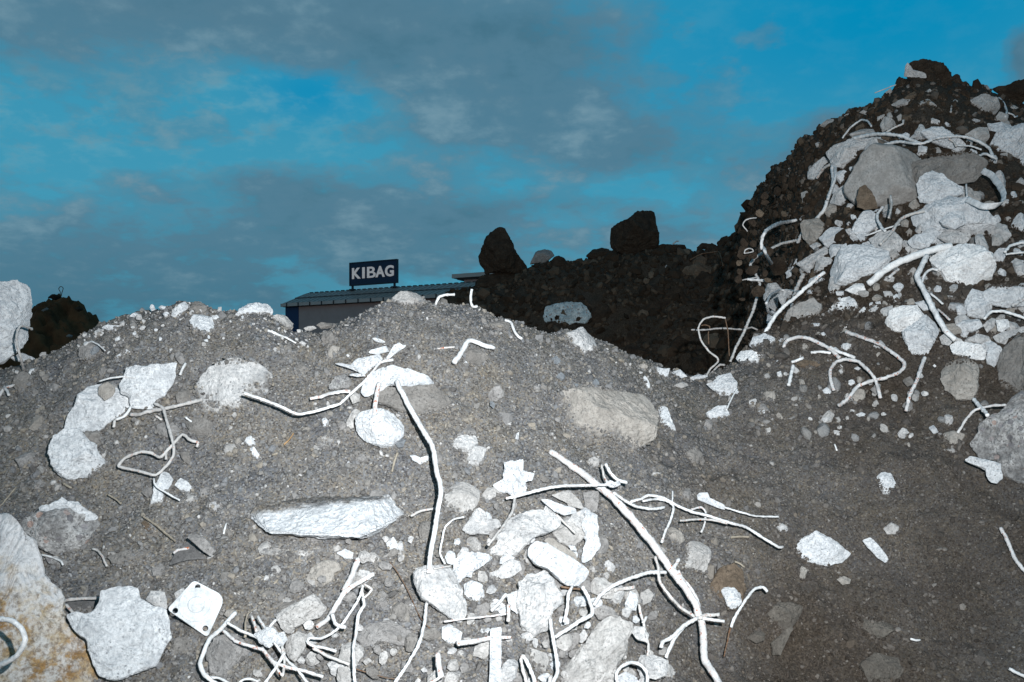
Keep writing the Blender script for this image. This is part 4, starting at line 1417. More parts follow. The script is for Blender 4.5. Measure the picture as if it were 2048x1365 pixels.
# steel plate with four holes: a real plate with the holes cut through
def steel_plate():
    corners, _ = pts('1078,897 1247,714 1447,818 1333,1074', 'B')
    uc, vc = corners.mean(0)
    Yc = surf(uc, vc) - 0.036
    C = CAM + ray(uc, vc) * Yc
    d = ray(uc, vc)
    m = -d / np.linalg.norm(d) * .78 + normal_at(C[0], C[1]) * .22
    m /= np.linalg.norm(m)
    e1 = np.cross([0, 0, 1.0], m)
    e1 /= np.linalg.norm(e1)
    e2 = np.cross(m, e1)

    def loc(p):
        rd = ray(*p)
        w = CAM + rd * (np.dot(C - CAM, m) / np.dot(rd, m)) - C
        return np.array([np.dot(w, e1), np.dot(w, e2)])
    q = [loc(p) for p in corners]
    cu = bpy.data.curves.new('plate', 'CURVE')
    cu.dimensions = '2D'
    cu.fill_mode = 'BOTH'
    cu.extrude = 0.003
    cu.bevel_depth = 0.0008

    def spl(pp):
        s = cu.splines.new('POLY')
        s.points.add(len(pp) - 1)
        for i, a in enumerate(pp):
            s.points[i].co = (a[0], a[1], 0, 1)
        s.use_cyclic_u = True
    rim = []
    for i in range(4):
        a, b, c = q[i - 1], q[i], q[(i + 1) % 4]
        ra, rc = (a - b) / np.linalg.norm(a - b), (c - b) / np.linalg.norm(c - b)
        r = 0.006 if i != 2 else 0.016
        for t in np.linspace(0, 1, 6):
            rim.append(b + ra * r * (1 - t) ** 2 + rc * r * t ** 2)
    spl(rim)
    holes, _ = pts('1271,754 1127,906 1320,1020', 'B')
    for h in holes:
        c = loc(h)
        spl([c + 0.0052 * np.array([math.cos(a), math.sin(a)]) for a in np.linspace(0, 2 * math.pi, 16, endpoint=False)])
    tmp = bpy.data.objects.new('tmp', cu)
    COL.objects.link(tmp)
    bpy.context.view_layer.update()
    me = bpy.data.meshes.new_from_object(tmp.evaluated_get(bpy.context.evaluated_depsgraph_get()))
    bpy.data.objects.remove(tmp)
    for v in me.vertices:
        p = e1 * v.co.x + e2 * v.co.y + m * v.co.z
        v.co = p
    me.name = 'plate'
    me.materials.clear()
    M['plate'] = mat_rod('plate_dusted', (.56, .59, .605), 0.74)
    root = empty('mounting_plate', tuple(C))
    tag(root, 'square white steel plate with bolt holes and a round boss', 'steel plate')
    link_mesh('plate', me, M['plate'], root)
    # worn round boss: two low rings and a dome
    bc = loc(pts('1262,868', 'B')[0][0])
    s = np.linspace(0, 2 * math.pi, 40, endpoint=False)
    prof = [(0.0275, .0030), (.0265, .0046), (.0225, .0050), (.0205, .0040), (.0135, .0042), (.012, .0060), (.007, .0072), (.0005, .0076)]
    vs_, fs = [], []
    for i, (r, z) in enumerate(prof):
        for a in s:
            vs_.append(e1 * (bc[0] + r * math.cos(a)) + e2 * (bc[1] + r * math.sin(a)) + m * z)
    for i in range(len(prof) - 1):
        for j in range(40):
            fs.append((i * 40 + j, i * 40 + (j + 1) % 40, (i + 1) * 40 + (j + 1) % 40, (i + 1) * 40 + j))
    link_mesh('boss', poly_mesh('boss', vs_, fs), M['plate'], root)


steel_plate()

# bottom tangle of bars
rod('long bar bent downwards right of the steel plate', 'B:1510,922 1430,1010 1355,1075 1325,1130 1308,1180 1288,1245 1310,1310 1365,1362 1400,1380', 30, 'clean', lift=[.02, .04, .05, .045, .03])
rod('upper bar of the tangle running into the white lump', 'D:45,980 120,1025 200,1058 262,1092', 20, 'clean', lift=.04)
rod('longest bar of the tangle sweeping right along the bottom', 'D:20,1035 100,1100 200,1132 280,1158 340,1230 430,1265 540,1290 665,1330', 24, 'rusty', lift=[.045, .05, .05, .045, .03])
rod('left spike standing out of the white lump of the tangle', 'D:205,938 222,985 235,1040', 20, 'clean', lift=.05)
rod('right spike standing out of the white lump of the tangle', 'D:245,940 270,985 295,1025', 19, 'clean', lift=.05)
rod('rusty tipped stub above the white lump of the tangle', 'D:360,962 330,995 300,1032', 21, 'rusty', lift=.05)
rod('bar of the tangle hooked into a narrow V', 'D:275,1140 345,1240 404,1322 416,1230 400,1130', 20, 'clean', lift=[.05, .05, .045, .05])
rod('bar crossing the V and leaving the photo at the bottom', 'D:415,1178 360,1270 285,1375', 22, 'clean', lift=.055)
rod('bar of the tangle slanting down to the bottom edge', 'D:345,1110 440,1230 500,1290 565,1372', 20, 'clean', lift=.045)
rod('bar lying right of the tangle below the rusty cross piece', 'D:598,1142 700,1200 765,1225 832,1250', 22, 'clean', lift=.03)
rod('short curved bar cut by the bottom edge left of the tangle', 'D:-60,1335 0,1340 60,1372', 18, 'clean', lift=.03)
rod('small arch of wire at the bottom edge', 'D:125,1372 150,1350 190,1345 245,1362', 17, 'clean', 'wire', 'wire', lift=.04)
rock('white crusted lump where the tangle of bars meets', 'D', '205,1052 240,1035 290,1018 350,1012 382,1060 345,1120 318,1145 262,1120 240,1085', tone='white', name='concrete_lump', cat='lump', thick=.8, lift=.045, rough=1.5)
rock('second white lump stuck to the right of the tangle', 'D', '345,1082 372,1048 410,1040 433,1090 402,1142 360,1130', tone='white', name='concrete_lump', cat='lump', thick=.7, lift=.04, rough=1.3)
rod('frayed straw stalk above the tangle', 'D:160,1075 165,990 180,930 240,880', [20], 'straw', 'stalk', 'stalk', lift=.03, taper=.8)
rock('tan pebble at the left end of the tangle', 'D', '25,930 50,892 95,900 95,940 55,955', tone='tan', name='pebble', cat='pebble', thick=.8, lift=.02)
rock('big pale oblong stone right of the tangle', 'D', '352,940 410,895 480,858 600,798 655,838 682,890 650,945 545,980 480,1020 430,1052 385,1000', tone='pale', thick=.6, lift=.025, facets=3)
rock('pale stone below the big oblong stone', 'D', '418,1120 432,1070 500,1035 562,1058 552,1140 520,1190 478,1235 430,1200', tone='pale', thick=.6, lift=.02)
rock('small rough grey stone at the bottom by the tangle', 'D', '543,1212 580,1165 632,1188 642,1240 595,1266 550,1250', tone='pale', name='stone', cat='stone', thick=.6)
rock('white half sunk block at the bottom right of the tangle', 'D', '688,1242 730,1218 800,1238 850,1300 785,1345 715,1315', tone='chalk', thick=.6, fade=.15)
rod('long bar with a knee running under the rusty thick piece', 'D:915,745 900,810 850,900 790,990 720,1050 650,1083 580,1082 562,1105 600,1133 680,1145 748,1166', 20, 'clean', lift=[.05, .045, .04, .035, .03, .03])
rod('small hooked end at the top of the long knee bar', 'D:930,735 975,762 958,795 922,820 915,755', 18, 'clean', lift=.05)
rod('bar falling from the hook to the bottom edge', 'D:918,820 925,870 888,935 872,1050 855,1150 860,1300 868,1375', 23, 'clean', lift=[.05, .05, .05, .04])
rod('short rust spotted thick piece under a knob of concrete', 'D:888,575 850,680 795,778', 40, 'rusty', lift=[.03, .03, .02])
rod('rust spotted bar lying alongside the thick piece', 'D:985,672 880,732 800,792 740,880 690,960 620,1012', 34, 'rusty', lift=[.02, .035, .03, .01])
rod('hooked white end beside the rust spotted bar', 'D:722,928 740,985 770,1005 808,1016', 26, 'clean', lift=.045)
rock('knob of pale concrete on the rust spotted thick piece', 'D', '880,575 900,525 930,508 968,540 960,582 912,602', tone='pale', name='concrete_lump', cat='lump', thick=.8, lift=.025, rough=1.4)
rock('white crumbs caught around the rusty bars', 'D', '850,690 900,640 960,650 990,690 930,735 870,730', tone='chalk', name='clod', cat='clod', thick=.5, rough=1.5)
rock('tan weathered stone below the long white beam', 'D', '545,720 580,630 640,600 700,578 772,600 775,645 740,660 720,722 660,755 570,752', tone='tan', thick=.55, facets=4)
rock('little white stone left of the concrete knob', 'D', '748,535 800,506 858,530 852,572 800,572', tone='white', name='stone', cat='stone', thick=.7)
rock('white rough stone right of centre below the beam', 'D', '1065,472 1085,450 1115,430 1152,490 1132,542 1092,540', tone='white', name='stone', cat='stone', thick=.6, facets=5)
rock('broad grey stone half hidden at the bottom centre', 'D', '870,1075 940,1000 1100,960 1232,1040 1205,1130 1050,1112 920,1140', tone='grey', thick=.4, fade=.3, lift=0)
rock('grey stone above the broad half hidden one', 'D', '1140,885 1245,850 1305,900 1255,955 1180,940', tone='grey', thick=.4, fade=.4, lift=0)
rock('pale boulder sunk in soil below the white beam', 'D', '250,530 340,490 420,478 640,488 702,560 545,612 400,582', tone='pale', thick=.35, fade=.65, lift=0)
rock('small pale stone at the bottom below the fallen bar', 'D', '912,1228 955,1205 980,1228 935,1258', tone='pale', name='pebble', cat='pebble', thick=.6)
rock('white pebble at the bottom edge by the bar stub', 'D', '1288,1282 1318,1265 1335,1295 1305,1305', tone='chalk', name='pebble', cat='pebble', thick=.6)
rock('white splinter with a rusty nail left of the oblong stone', 'D', '318,835 350,775 372,800 345,838', tone='white', name='splinter', cat='splinter', thick=.6)
rock('grey pebble above the big oblong stone', 'D', '372,862 430,812 478,850 405,880', tone='pale', name='pebble', cat='pebble', thick=.6)
rock('pale buried lump between beam and hooked flat strip', 'D', '-20,270 50,265 105,290 80,320 0,330', tone='pale', thick=.5, fade=.5)
rod('thin pale twig on the soil below the beam', 'D:225,572 290,548 360,545', [12], 'straw', 'twig', 'twig', lift=.006)
rod('small yellow chip above the oblong stone', 'D:345,735 372,708', 20, 'straw', 'chip', 'chip', lift=.004)
rod('long brown root fibre at the bottom centre', 'D:870,1280 980,1310 1080,1340 1130,1345', 8, 'rustbrown', 'root', 'root', lift=.008)
rod('matted brown fibres beside the white chunk', 'D:1090,590 1150,670 1200,760 1240,850 1290,950 1350,1020', 7, 'rustbrown', 'root', 'root', lift=.012)

# long beam
block('long white concrete beam lying level in the middle', 'D',
      [(182, 300, .022), (226, 220, .034), (600, 213, .044), (938, 204, .052), (946, 300, .060), (948, 415, .066), (930, 428, .066), (700, 414, .060), (300, 404, .052),
       (1205, 122, -.035), (1240, 205, -.03), (1234, 272, -.02)], 'white', 'beam', 'beam', back=.05, bevel=.007, noise=.0022, top=((440 + 170 * .3114, 940 + 292 * .3114), (440 + 900 * .3114, 940 + 195 * .3114), 48))

# middle cluster under the crest
rod('long flat strip bent in a shallow bow standing off the soil', 'C:165,775 230,795 300,815 420,868 490,905 545,918 640,900 740,868 820,845 860,810 900,770 990,690 1040,630 1090,568 1130,552 1180,543', 20, 'clean', 'steel_strip', 'steel strip', lift=[.10, .085, .07, .06, .05, .04, .02], flat=((0.2, .3, .9), .35))
rock('white plaster crust ledge under the crest', 'C', '962,775 975,720 1010,660 1060,618 1180,585 1290,608 1400,650 1462,702 1420,735 1380,742 1300,765 1250,770 1200,722 1110,712 1085,760 1000,792', tone='white', name='plaster_crust', cat='plaster crust', thick=.3, lift=.03, k=.2, fade=.1, rough=1.2)
rock('soil grey boulder carrying the plaster crust ledge', 'C', '1000,790 1100,730 1300,730 1460,720 1560,790 1580,840 1480,900 1300,925 1150,865', tone='soil', name='boulder', cat='boulder', thick=.4, lift=.02, fade=.3)
thick_chunk = rock('white concrete chunk at the lower end of the thick bar', 'D', '1248,685 1260,640 1330,610 1400,622 1480,640 1512,690 1550,780 1592,920 1570,962 1540,982 1480,955 1420,920 1330,852 1290,832 1260,770', tone='chalk', name='concrete_chunk', cat='concrete chunk', thick=.6, lift=.035, facets=4)
rod('thick ribbed bar sweeping down the centre', 'C:1212,690 1222,730 1240,765 1290,865 1350,970 1420,1082 1462,1180;D:1398,40 1412,90 1418,150 1402,260 1376,400 1352,550 1338,664', [34], 'clean', lift=[.055, .07, .09, .10, .10, .09, .075], ribs=True, name='rebar', parent=thick_chunk)
rock('white shard of the plaster pile pointing at the crest', 'C', '1008,498 1035,478 1060,470 1135,450 1152,490 1075,512', tone='white', name='shard', cat='shard', thick=.4, lift=.02)
rock('long white shard lying right of the plaster pile', 'C', '1130,540 1165,480 1185,445 1225,428 1250,448 1275,438 1262,460 1200,502 1150,540', tone='white', name='shard', cat='shard', thick=.35, lift=.025)
rock('thin rusty edged flake left of the plaster pile', 'C', '778,570 830,572 890,580 950,610 990,648 900,612 850,595', tone='white', name='flake', cat='flake', thick=.4, lift=.025)
rock('crumpled white plaster pile above the ledge', 'C', '890,580 930,545 965,532 1040,515 1095,510 1105,545 1050,590 1010,625 980,650 930,615', tone='white', name='plaster_crust', cat='plaster crust', thick=.4, lift=.025, rough=1.8)
rock('narrow white flake under the plaster pile', 'C', '882,652 895,636 935,636 1000,656 940,664', tone='white', name='flake', cat='flake', thick=.5, lift=.03)
rock('small white bar like flake above the plaster pile', 'C', '1036,398 1055,393 1085,402 1138,425 1112,436 1060,420', tone='white', name='flake', cat='flake', thick=.6, lift=.015)
rod('flat rusty metal offcut left of the plaster ledge', 'C:615,812 690,795 760,770 888,762', 26, 'rusty', 'steel_strip', 'steel strip', lift=.03, flat=((0.1, .3, .9), .25))
rock('grey blue crumbling stone behind the rusty offcut', 'C', '735,725 790,655 850,640 890,680 900,720 870,745 750,752', tone='cong', thick=.6, lift=.015, rough=1.5)
rock('white stained lump between offcut and ledge', 'C', '885,800 930,765 960,780 950,830 905,850', tone='pale', thick=.6, lift=.02)
rstone = rock('round white stone hanging from a rusty rod', 'C', '912,990 918,940 950,905 1010,890 1100,885 1160,900 1210,925 1265,1000 1252,1070 1180,1132 1100,1146 1000,1112 930,1055', tone='white', name='concrete_chunk', cat='concrete chunk', thick=.65, lift=.03, facets=3)
rod('rust spotted rod in the round stone', 'C:1056,905 1066,800 1088,708', 34, 'rusty', lift=.05, parent=rstone)
rock('grey flat stone leaning on the left of the round stone', 'C', '862,970 890,910 925,868 962,888 912,960 912,1042 870,1032', tone='pale', thick=.5, lift=.012)
rock('blue grey pebble under the right of the round stone', 'C', '1193,1112 1222,1078 1272,1090 1252,1142 1210,1146', tone='bluestone', name='pebble', cat='pebble', thick=.8, lift=.015)
rock('tan pebble left of the plaster pile', 'C', '735,482 770,448 822,460 792,522 742,552', tone='tan', thick=.6, fade=.3)
rock('pale pebble below the building corner', 'C', '344,482 378,458 412,490 386,532 350,516', tone='chalk', name='pebble', cat='pebble', thick=.7)
rock('tiny white pebble left of the plaster pile', 'C', '860,515 878,502 900,512 886,528 866,526', tone='white', name='pebble', cat='pebble', thick=.8)
rock('ridge shaped soil stone above the flat strip', 'C', '495,600 555,555 600,610 625,645 560,668 520,640', tone='soil', thick=.5, fade=.4)
rock('long grey soil ridge right of the half sunk boulder', 'C', '430,480 470,430 500,500 530,570 500,590 450,540', tone='soil', thick=.5, fade=.5)
rock('grey buried stone left of the round white stone', 'C', '645,1160 690,1075 780,1035 835,1090 770,1160 700,1215', tone='pale', thick=.4, fade=.55, lift=0)
rock('grey oval pebble above the beam', 'C', '718,1282 770,1242 832,1250 832,1290 765,1312', tone='pale', thick=.6, fade=.3)
rock('white splinter above the beam', 'C', '828,1305 855,1270 880,1228 907,1250 892,1322 850,1322', tone='white', name='splinter', cat='splinter', thick=.5)
rock('small white chip left of the round white stone', 'C', '694,945 722,940 742,962 740,1002 706,1012', tone='white', name='chip', cat='chip', thick=.6)
rock('white crust with rust spots behind the thick bar', 'C', '1286,1188 1320,1192 1365,1215 1422,1200 1424,1240 1370,1262 1318,1235', tone='white', name='flake', cat='flake', thick=.5, lift=.015)
rock('smooth white stone left of the pair right of the thick bar', 'E', '32,1132 60,1090 140,1045 190,1055 245,1060 260,1115 200,1192 90,1192', tone='chalk', thick=.6, fade=.15, top=.2)
rock('pointed pale stone right of the pair by the thick bar', 'E', '158,1262 175,1210 200,1165 238,1125 320,1150 295,1235 222,1306 175,1292', tone='chalk', thick=.6, fade=.1)
rod('orange wood chip on the soil below the flat strip', 'C:438,1125 475,1092 505,1048', 18, 'wood', 'wood_chip', 'wood chip', lift=.006, flat=((.3, -.5, .8), .4))
rod('tan twig stuck upright left of the thick bar', 'C:1172,1310 1190,1240 1212,1180', 17, 'straw', 'twig', 'twig', lift=.005)
rod('tan chip right of the white crumb pair', 'C:358,1192 418,1175', 15, 'straw', 'chip', 'chip', lift=.004)
rock('big pale boulder on the crest before the building', 'C', '1148,155 1175,120 1210,95 1230,78 1300,82 1370,84 1402,130 1392,185 1330,212 1250,208 1180,182', tone='pale', name='boulder', cat='boulder', thick=.7, k=.1, fade=.15)
rock('pale flat stone on the crest right of the building corner', 'C', '572,330 600,318 640,314 662,330 620,348 582,346', tone='pale', thick=.7, k=.1)
rock('grey soil lump on the crest before the building wall', 'C', '655,310 690,288 740,295 790,290 780,330 690,335', tone='soil', name='clod', cat='clod', thick=.7, k=.1)
rod('left white hook on the crest bent to the right', 'C:1468,215 1470,180 1478,150 1500,115 1540,103 1600,99', 20, 'clean', depth=[1.99, 1.985, 1.98], lift=.01)
rock('small soil mound under the left crest hook', 'C', '1478,210 1490,150 1520,118 1550,140 1562,190 1520,215', tone='soil', name='clod', cat='clod', thick=.8, k=.1)
rod('right white hook standing upright on the crest', 'C:1755,180 1722,182 1710,150 1710,110 1714,85 1718,64', 20, 'clean', depth=[2.0, 1.99, 1.985], lift=.01)
rod('thick white elbow bar lying on the upper soil', 'E:95,568 130,520 165,465 195,418 245,425 310,452 372,462', [42, 38, 34, 30], 'clean', lift=.02)
rod('faint white rod end left of the elbow bar', 'E:-40,470 20,466 100,460', [14], 'clean', 'wire', 'wire', lift=.004)
rod('curved white bar below the right crest', 'E:443,273 480,288 510,350 535,388 560,402', 20, 'clean', lift=.012)

# right of centre
rock('large tan boulder half sunk in soil right of centre', 'E', '690,860 760,785 900,755 1100,745 1300,755 1420,770 1470,840 1490,900 1485,1010 1470,1080 1390,1142 1310,1190 1262,1242 1180,1230 1100,1236 1000,1182 850,1092 730,980', tone='tan', name='boulder', cat='boulder', thick=.5, fade=.5, top=.22, lift=.02, facets=2, rough=.6)
rock('white topped pale stone beside the large tan boulder', 'E', '1478,835 1520,845 1552,870 1590,980 1627,1072 1600,1102 1540,1052 1490,980', tone='white', thick=.5, fade=.25)
rock('pale rounded stone on the crest before the blue grey boulder', 'E', '795,480 830,410 850,380 930,340 960,318 1012,350 1065,380 1076,450 1050,512 980,535 880,515', tone='chalk', thick=.7, k=.1, fade=.3)
rock('tan stone at the start of the white crest row', 'E', '1325,595 1350,585 1390,568 1422,590 1400,615 1350,612', tone='tan', name='stone', cat='stone', thick=.7, k=.1)
rock('largest chunk of the white crest row', 'E', '1436,625 1455,605 1480,595 1520,605 1572,602 1560,640 1545,692 1482,662', tone='white', thick=.6, k=.1, facets=5)
rock('second chunk of the white crest row', 'E', '1573,632 1600,622 1640,612 1688,660 1645,674', tone='white', thick=.6, k=.1)
rock('flat chunk at the right of the white crest row', 'E', '1686,682 1720,660 1760,645 1835,655 1800,675 1700,692', tone='white', thick=.6, k=.1)
rock('white tooth shaped chip below the crest row', 'E', '1388,655 1400,648 1422,690 1442,745 1420,750 1392,705', tone='white', name='chip', cat='chip', thick=.6)
rock('grey stone under the white crest row', 'E', '1595,722 1660,690 1702,720 1645,742', tone='pale', thick=.6, fade=.2)
rock('white standing splinter on the bare soil', 'E', '508,1100 520,1050 540,1033 536,1085 515,1122', tone='white', name='splinter', cat='splinter', thick=.6)
rock('tan pebble left of the elbow bar', 'E', '38,622 60,600 82,630 55,648', tone='tan', name='pebble', cat='pebble', thick=.7)
rock('left white speck pebble under the elbow bar', 'E', '163,566 178,553 193,570 175,583', tone='white', name='pebble', cat='pebble', thick=.8)
rock('right white speck pebble under the elbow bar', 'E', '283,548 300,535 318,548 300,570', tone='white', name='pebble', cat='pebble', thick=.8)
rock('grey clod under the elbow bar', 'E', '148,525 210,468 285,478 338,535 260,585 165,560', tone='soil', name='clod', cat='clod', thick=.6, fade=.2)
rock('blue grey pebble on the bare upper soil', 'E', '788,662 825,628 862,660 830,692', tone='bluestone', name='pebble', cat='pebble', thick=.6, fade=.3)
rock('long soil stone below the right crest hook', 'E', '318,310 400,275 482,300 470,342 380,332', tone='soil', thick=.5, fade=.4)
rock('white torn flake left of the diagonal bar', 'F', '335,100 400,62 415,20 410,-45 450,-60 530,-60 535,0 602,30 590,72 552,70 555,140 510,182 462,182 440,140 372,140', tone='white', name='flake', cat='flake', thick=.2, lift=.03, p=4, facets=1, rough=1.5)
rod('thin tan wire hanging from the torn flake', 'F:480,172 470,260 430,320 400,370 355,430 310,486', [20], 'duller', 'wire', 'wire', lift=[.035, .05, .06, .06])
main = rod('thickest bar running diagonally to the lower right', 'E:752,1172 830,1222 1000,1342;F:980,80 1100,170 1250,330 1370,480 1470,620 1560,740 1640,860;H:372,925 398,980 405,1080 410,1200 440,1260 490,1340 515,1400', [40, 48, 52, 55, 55, 52, 50, 48], 'rusty', lift=[.0, .02, .05, .06, .06, .06, .06, .055, .05, .04], ribs=True)
rod('twin bar pressed against the thickest bar', 'H:240,650 275,705 330,770 370,850 385,925', 30, 'rusty', lift=[.05, .055, .055])
rod('level bar tied to the thickest bar on its left', 'F:425,182 480,172 560,150 740,108 900,100 1060,95 1155,80', 22, 'clean', lift=[.035, .06, .075, .08, .085])
rock('knotted tie wire on the crossing of the bars', 'F', '1065,80 1090,68 1120,80 1150,70 1160,95 1115,115 1085,108', tone='white', name='wire_knot', cat='wire knot', thick=.8, lift=.09, rough=1.8)
rod('left leg of the narrow fork at the crossing', 'F:1036,-30 1050,40 1075,85', 17, 'clean', 'wire', 'wire', lift=.075)
rod('right leg of the narrow fork at the crossing', 'F:1062,-35 1090,15 1140,65 1200,84', 24, 'clean', lift=.08)
rod('bar leaving the crossing towards the curly wires', 'F:1115,145 1180,192 1260,235 1340,250 1400,250 1440,240', 22, 'clean', lift=[.065, .05, .035])
rod('short straight bar right of the pale pile', 'F:745,288 800,342 868,410', 17, 'clean', lift=.045)
rod('long curved bar with a knee right of the thickest bar', 'H:-60,205 0,187 60,166 150,180 240,230 330,270 430,295 560,335 680,370 780,430 890,496 920,496', 21, 'clean', lift=[.02, .045, .05, .055, .05, .05])
rod('curled wire hanging below the long curved bar', 'H:20,200 110,188 190,208 216,240 200,310 165,390 140,466', 18, 'clean', 'wire', 'wire', lift=.04)
rod('thin bar lying along the long curved bar', 'H:258,326 370,318 460,320 560,345', 16, 'clean', 'wire', 'wire', lift=.055)
rod('upright thin wire crossing the long curved bar', 'H:211,138 208,205', 12, 'clean', 'wire', 'wire', lift=.035)
rod('rusty small loop of wire under the long curved bar', 'H:330,256 390,240 422,270 415,340 392,402', 15, 'rusty', 'wire', 'wire', lift=.035)
rock('flat torn white plastic tag with a tail', 'H', '365,165 380,148 435,145 442,178 500,205 542,228 548,256 500,246 430,218 370,192', tone='white', name='plastic_tag', cat='plastic tag', thick=.2, lift=.025, p=5, facets=0, rough=.6)
rod('white tail wire of the plastic tag', 'H:545,244 640,270 740,295 888,302', 14, 'clean', 'wire', 'wire', lift=[.025, .03, .02])
rock('tan stone half under the curled wire', 'F', '1428,470 1440,390 1490,358 1560,400 1577,450 1542,487 1480,492', tone='tan', thick=.6, fade=.15)
rock('pale wrinkled stone right of the thickest bar', 'H', '235,600 260,500 330,448 405,440 452,480 462,530 442,600 432,662 390,668 330,640 262,662', tone='pale', thick=.55, lift=.015, facets=4, fade=.15)
rod('pointed bar end poking out right of the thickest bar', 'H:205,655 225,615 248,574', 26, 'clean', lift=.045)
rod('arched bar rising into the thickest bar', 'F:985,868 1040,800 1120,740 1240,690 1340,662 1450,658', 25, 'clean', lift=[.03, .045, .055, .06])
rod('thin bar hanging along the thickest bar to the crossing', 'H:98,558 118,620 130,720 190,810 260,880 352,938', 22, 'clean', lift=[.06, .06, .07, .07])
rod('left whisker of the lower crossing hooked at its tip', 'H:362,955 280,1000 210,1070 140,1108 136,1140', 27, 'clean', lift=[.07, .06, .05])
rod('left whisker of the lower crossing running to the white block', 'H:372,950 290,1000 220,1090 165,1205', 25, 'clean', lift=[.065, .055, .03])
rod('upper right whisker of the lower crossing', 'H:378,955 430,936 508,928', 28, 'clean', lift=.07)
rod('lower right whisker of the lower crossing', 'H:395,955 460,963 540,974', 21, 'clean', lift=.07)
rod('hooked wire rising from the brown stem', 'H:818,782 790,755 740,762 690,820 640,900 602,960 583,1012', 20, 'clean', lift=[.05, .05, .04, .03])
rod('brown stem under the hooked wire', 'H:583,1005 560,1100 538,1200', [16], 'rustbrown', 'stem', 'stem', lift=.02, taper=.5)
rock('flush white rock face on the right soil slope', 'H', '962,540 1000,490 1050,435 1130,390 1180,410 1225,442 1290,490 1358,545 1300,595 1200,620 1080,602 1010,562', tone='white', thick=.3, fade=.35, lift=.01, facets=2)
rock('narrow white rock face right of the flush one', 'H', '1425,450 1480,435 1520,470 1560,520 1620,592 1600,610 1530,572 1460,500', tone='white', thick=.35, fade=.3, lift=.01)
rock('brown stone with one white cheek beside the thickest bar', 'H', '430,800 470,700 500,640 600,598 655,640 680,760 645,880 590,908 500,872', tone='umber', thick=.5, fade=.2, lift=.01)
rock('white cheek crust on the brown stone', 'H', '520,770 560,720 610,730 650,800 655,860 600,905 560,870', tone='white', name='crust', cat='crust', thick=.5, fade=.8, lift=.022)
rock('white buried stone alone high on the right soil slope', 'H', '1515,40 1560,10 1610,20 1645,90 1605,165 1550,155', tone='white', thick=.4, fade=.5, lift=.005)
rock('tan tooth shaped pebble below the flush white face', 'H', '1008,665 1040,612 1075,645 1060,702 1022,702', tone='tan', name='pebble', cat='pebble', thick=.7)
rock('tan half buried pebble below the narrow white face', 'H', '1262,702 1310,682 1355,702 1345,735 1300,740', tone='tan', name='pebble', cat='pebble', thick=.7, fade=.2)
rock('small pale stone by the end of the long curved bar', 'H', '862,375 900,340 945,365 948,392 910,412', tone='chalk', name='pebble', cat='pebble', thick=.6, fade=.3)
rock('triangular earth coloured stone in the lower right', 'H', '815,925 880,850 960,850 1052,878 1020,960 980,1000 925,1062 870,1010', tone='earth', thick=.6, fade=.1, facets=4)
rock('narrow earth coloured stone under the triangular one', 'H', '840,1110 920,1040 985,998 950,1090 902,1192 850,1190', tone='earth', thick=.6, facets=4)
rock('rounded earth coloured stone right of the bar crossing', 'H', '680,1080 740,1030 800,1040 805,1095 745,1115', tone='earth', thick=.6)
rock('low earth coloured boulder at the bottom right', 'H', '1330,1010 1430,960 1600,975 1640,1030 1560,1080 1420,1080', tone='earth', thick=.6, fade=.3)
rock('broad earth coloured boulder cut by the bottom right edge', 'H', '1400,1250 1500,1180 1650,1200 1700,1290 1640,1380 1480,1390', tone='earth', name='boulder', cat='boulder', thick=.6, fade=.3)
rod('flat tan wood splinter below the knee of the long curved bar', 'H:585,436 640,430 702,432', 18, 'straw', 'splinter', 'splinter', lift=.006, flat=((.3, -.4, .8), .4))
rod('fine tan wire curl on the brown stone', 'H:608,588 650,608 672,625', 14, 'straw', 'wire', 'wire', lift=.02)
rod('tiny white pin on the bare right slope', 'K:165,215 178,245', 9, 'clean', 'pin', 'pin', lift=.008)
rod('white pin lying low on the bare right slope', 'K:535,1155 560,1162 582,1160', 12, 'clean', 'pin', 'pin', lift=.008)
rock('dull cobble sunk above the long curved bar', 'H', '225,160 260,120 320,115 340,160 320,215 260,220', tone='grey', name='cobble', cat='cobble', thick=.5, fade=.4)
rock('dull cobble left of the level bar end', 'H', '-10,60 40,90 60,140 20,170 -20,120', tone='grey', name='cobble', cat='cobble', thick=.5, fade=.4)

# lower centre cluster
rock('knobbly pale boulder in the middle of the lower cluster', 'F', '485,855 500,810 520,770 500,705 580,650 690,672 750,742 792,800 770,862 730,905 720,950 690,1022 600,1062 520,1022 510,940', tone='chalk', name='boulder', cat='boulder', thick=.6, lift=.045, rough=1.4, facets=3)
oblong = rock('oblong white block with two bent legs of bar', 'F', '560,545 570,480 612,450 680,475 760,520 850,570 940,630 978,660 960,712 922,752 860,742 780,722 690,640 605,605', tone='white', name='concrete_block', cat='concrete block', thick=.55, lift=.055, facets=5, p=3.4)
rod('left leg bar', 'F:845,748 822,800 820,880 800,978', 24, 'clean', lift=.05, parent=oblong)
rod('right leg bar with a knee', 'F:915,750 950,810 978,890 975,928 900,968 740,1072', 28, 'clean', lift=[.06, .06, .065, .06, .055], parent=oblong)
rod('dark rusty bar behind the legs of the oblong block', 'F:778,752 830,760 905,768', 16, 'rustbrown', lift=.035)
rock('tan shingle leaning behind the oblong block', 'F', '655,445 690,428 800,490 872,540 882,582 850,588 760,525', tone='tan', name='shingle', cat='shingle', thick=.3, lift=.04)
rock('small white chip on the tan shingle', 'F', '820,482 868,490 880,520 840,518', tone='white', name='chip', cat='chip', thick=.6, lift=.045)
rock('broad pale layered rock above the oblong block', 'F', '288,545 340,500 380,470 370,425 420,330 520,268 640,248 742,278 782,330 750,382 700,402 620,432 540,492 480,545 400,562 340,552', tone='chalk', thick=.45, lift=.03, rough=1.3, facets=5)
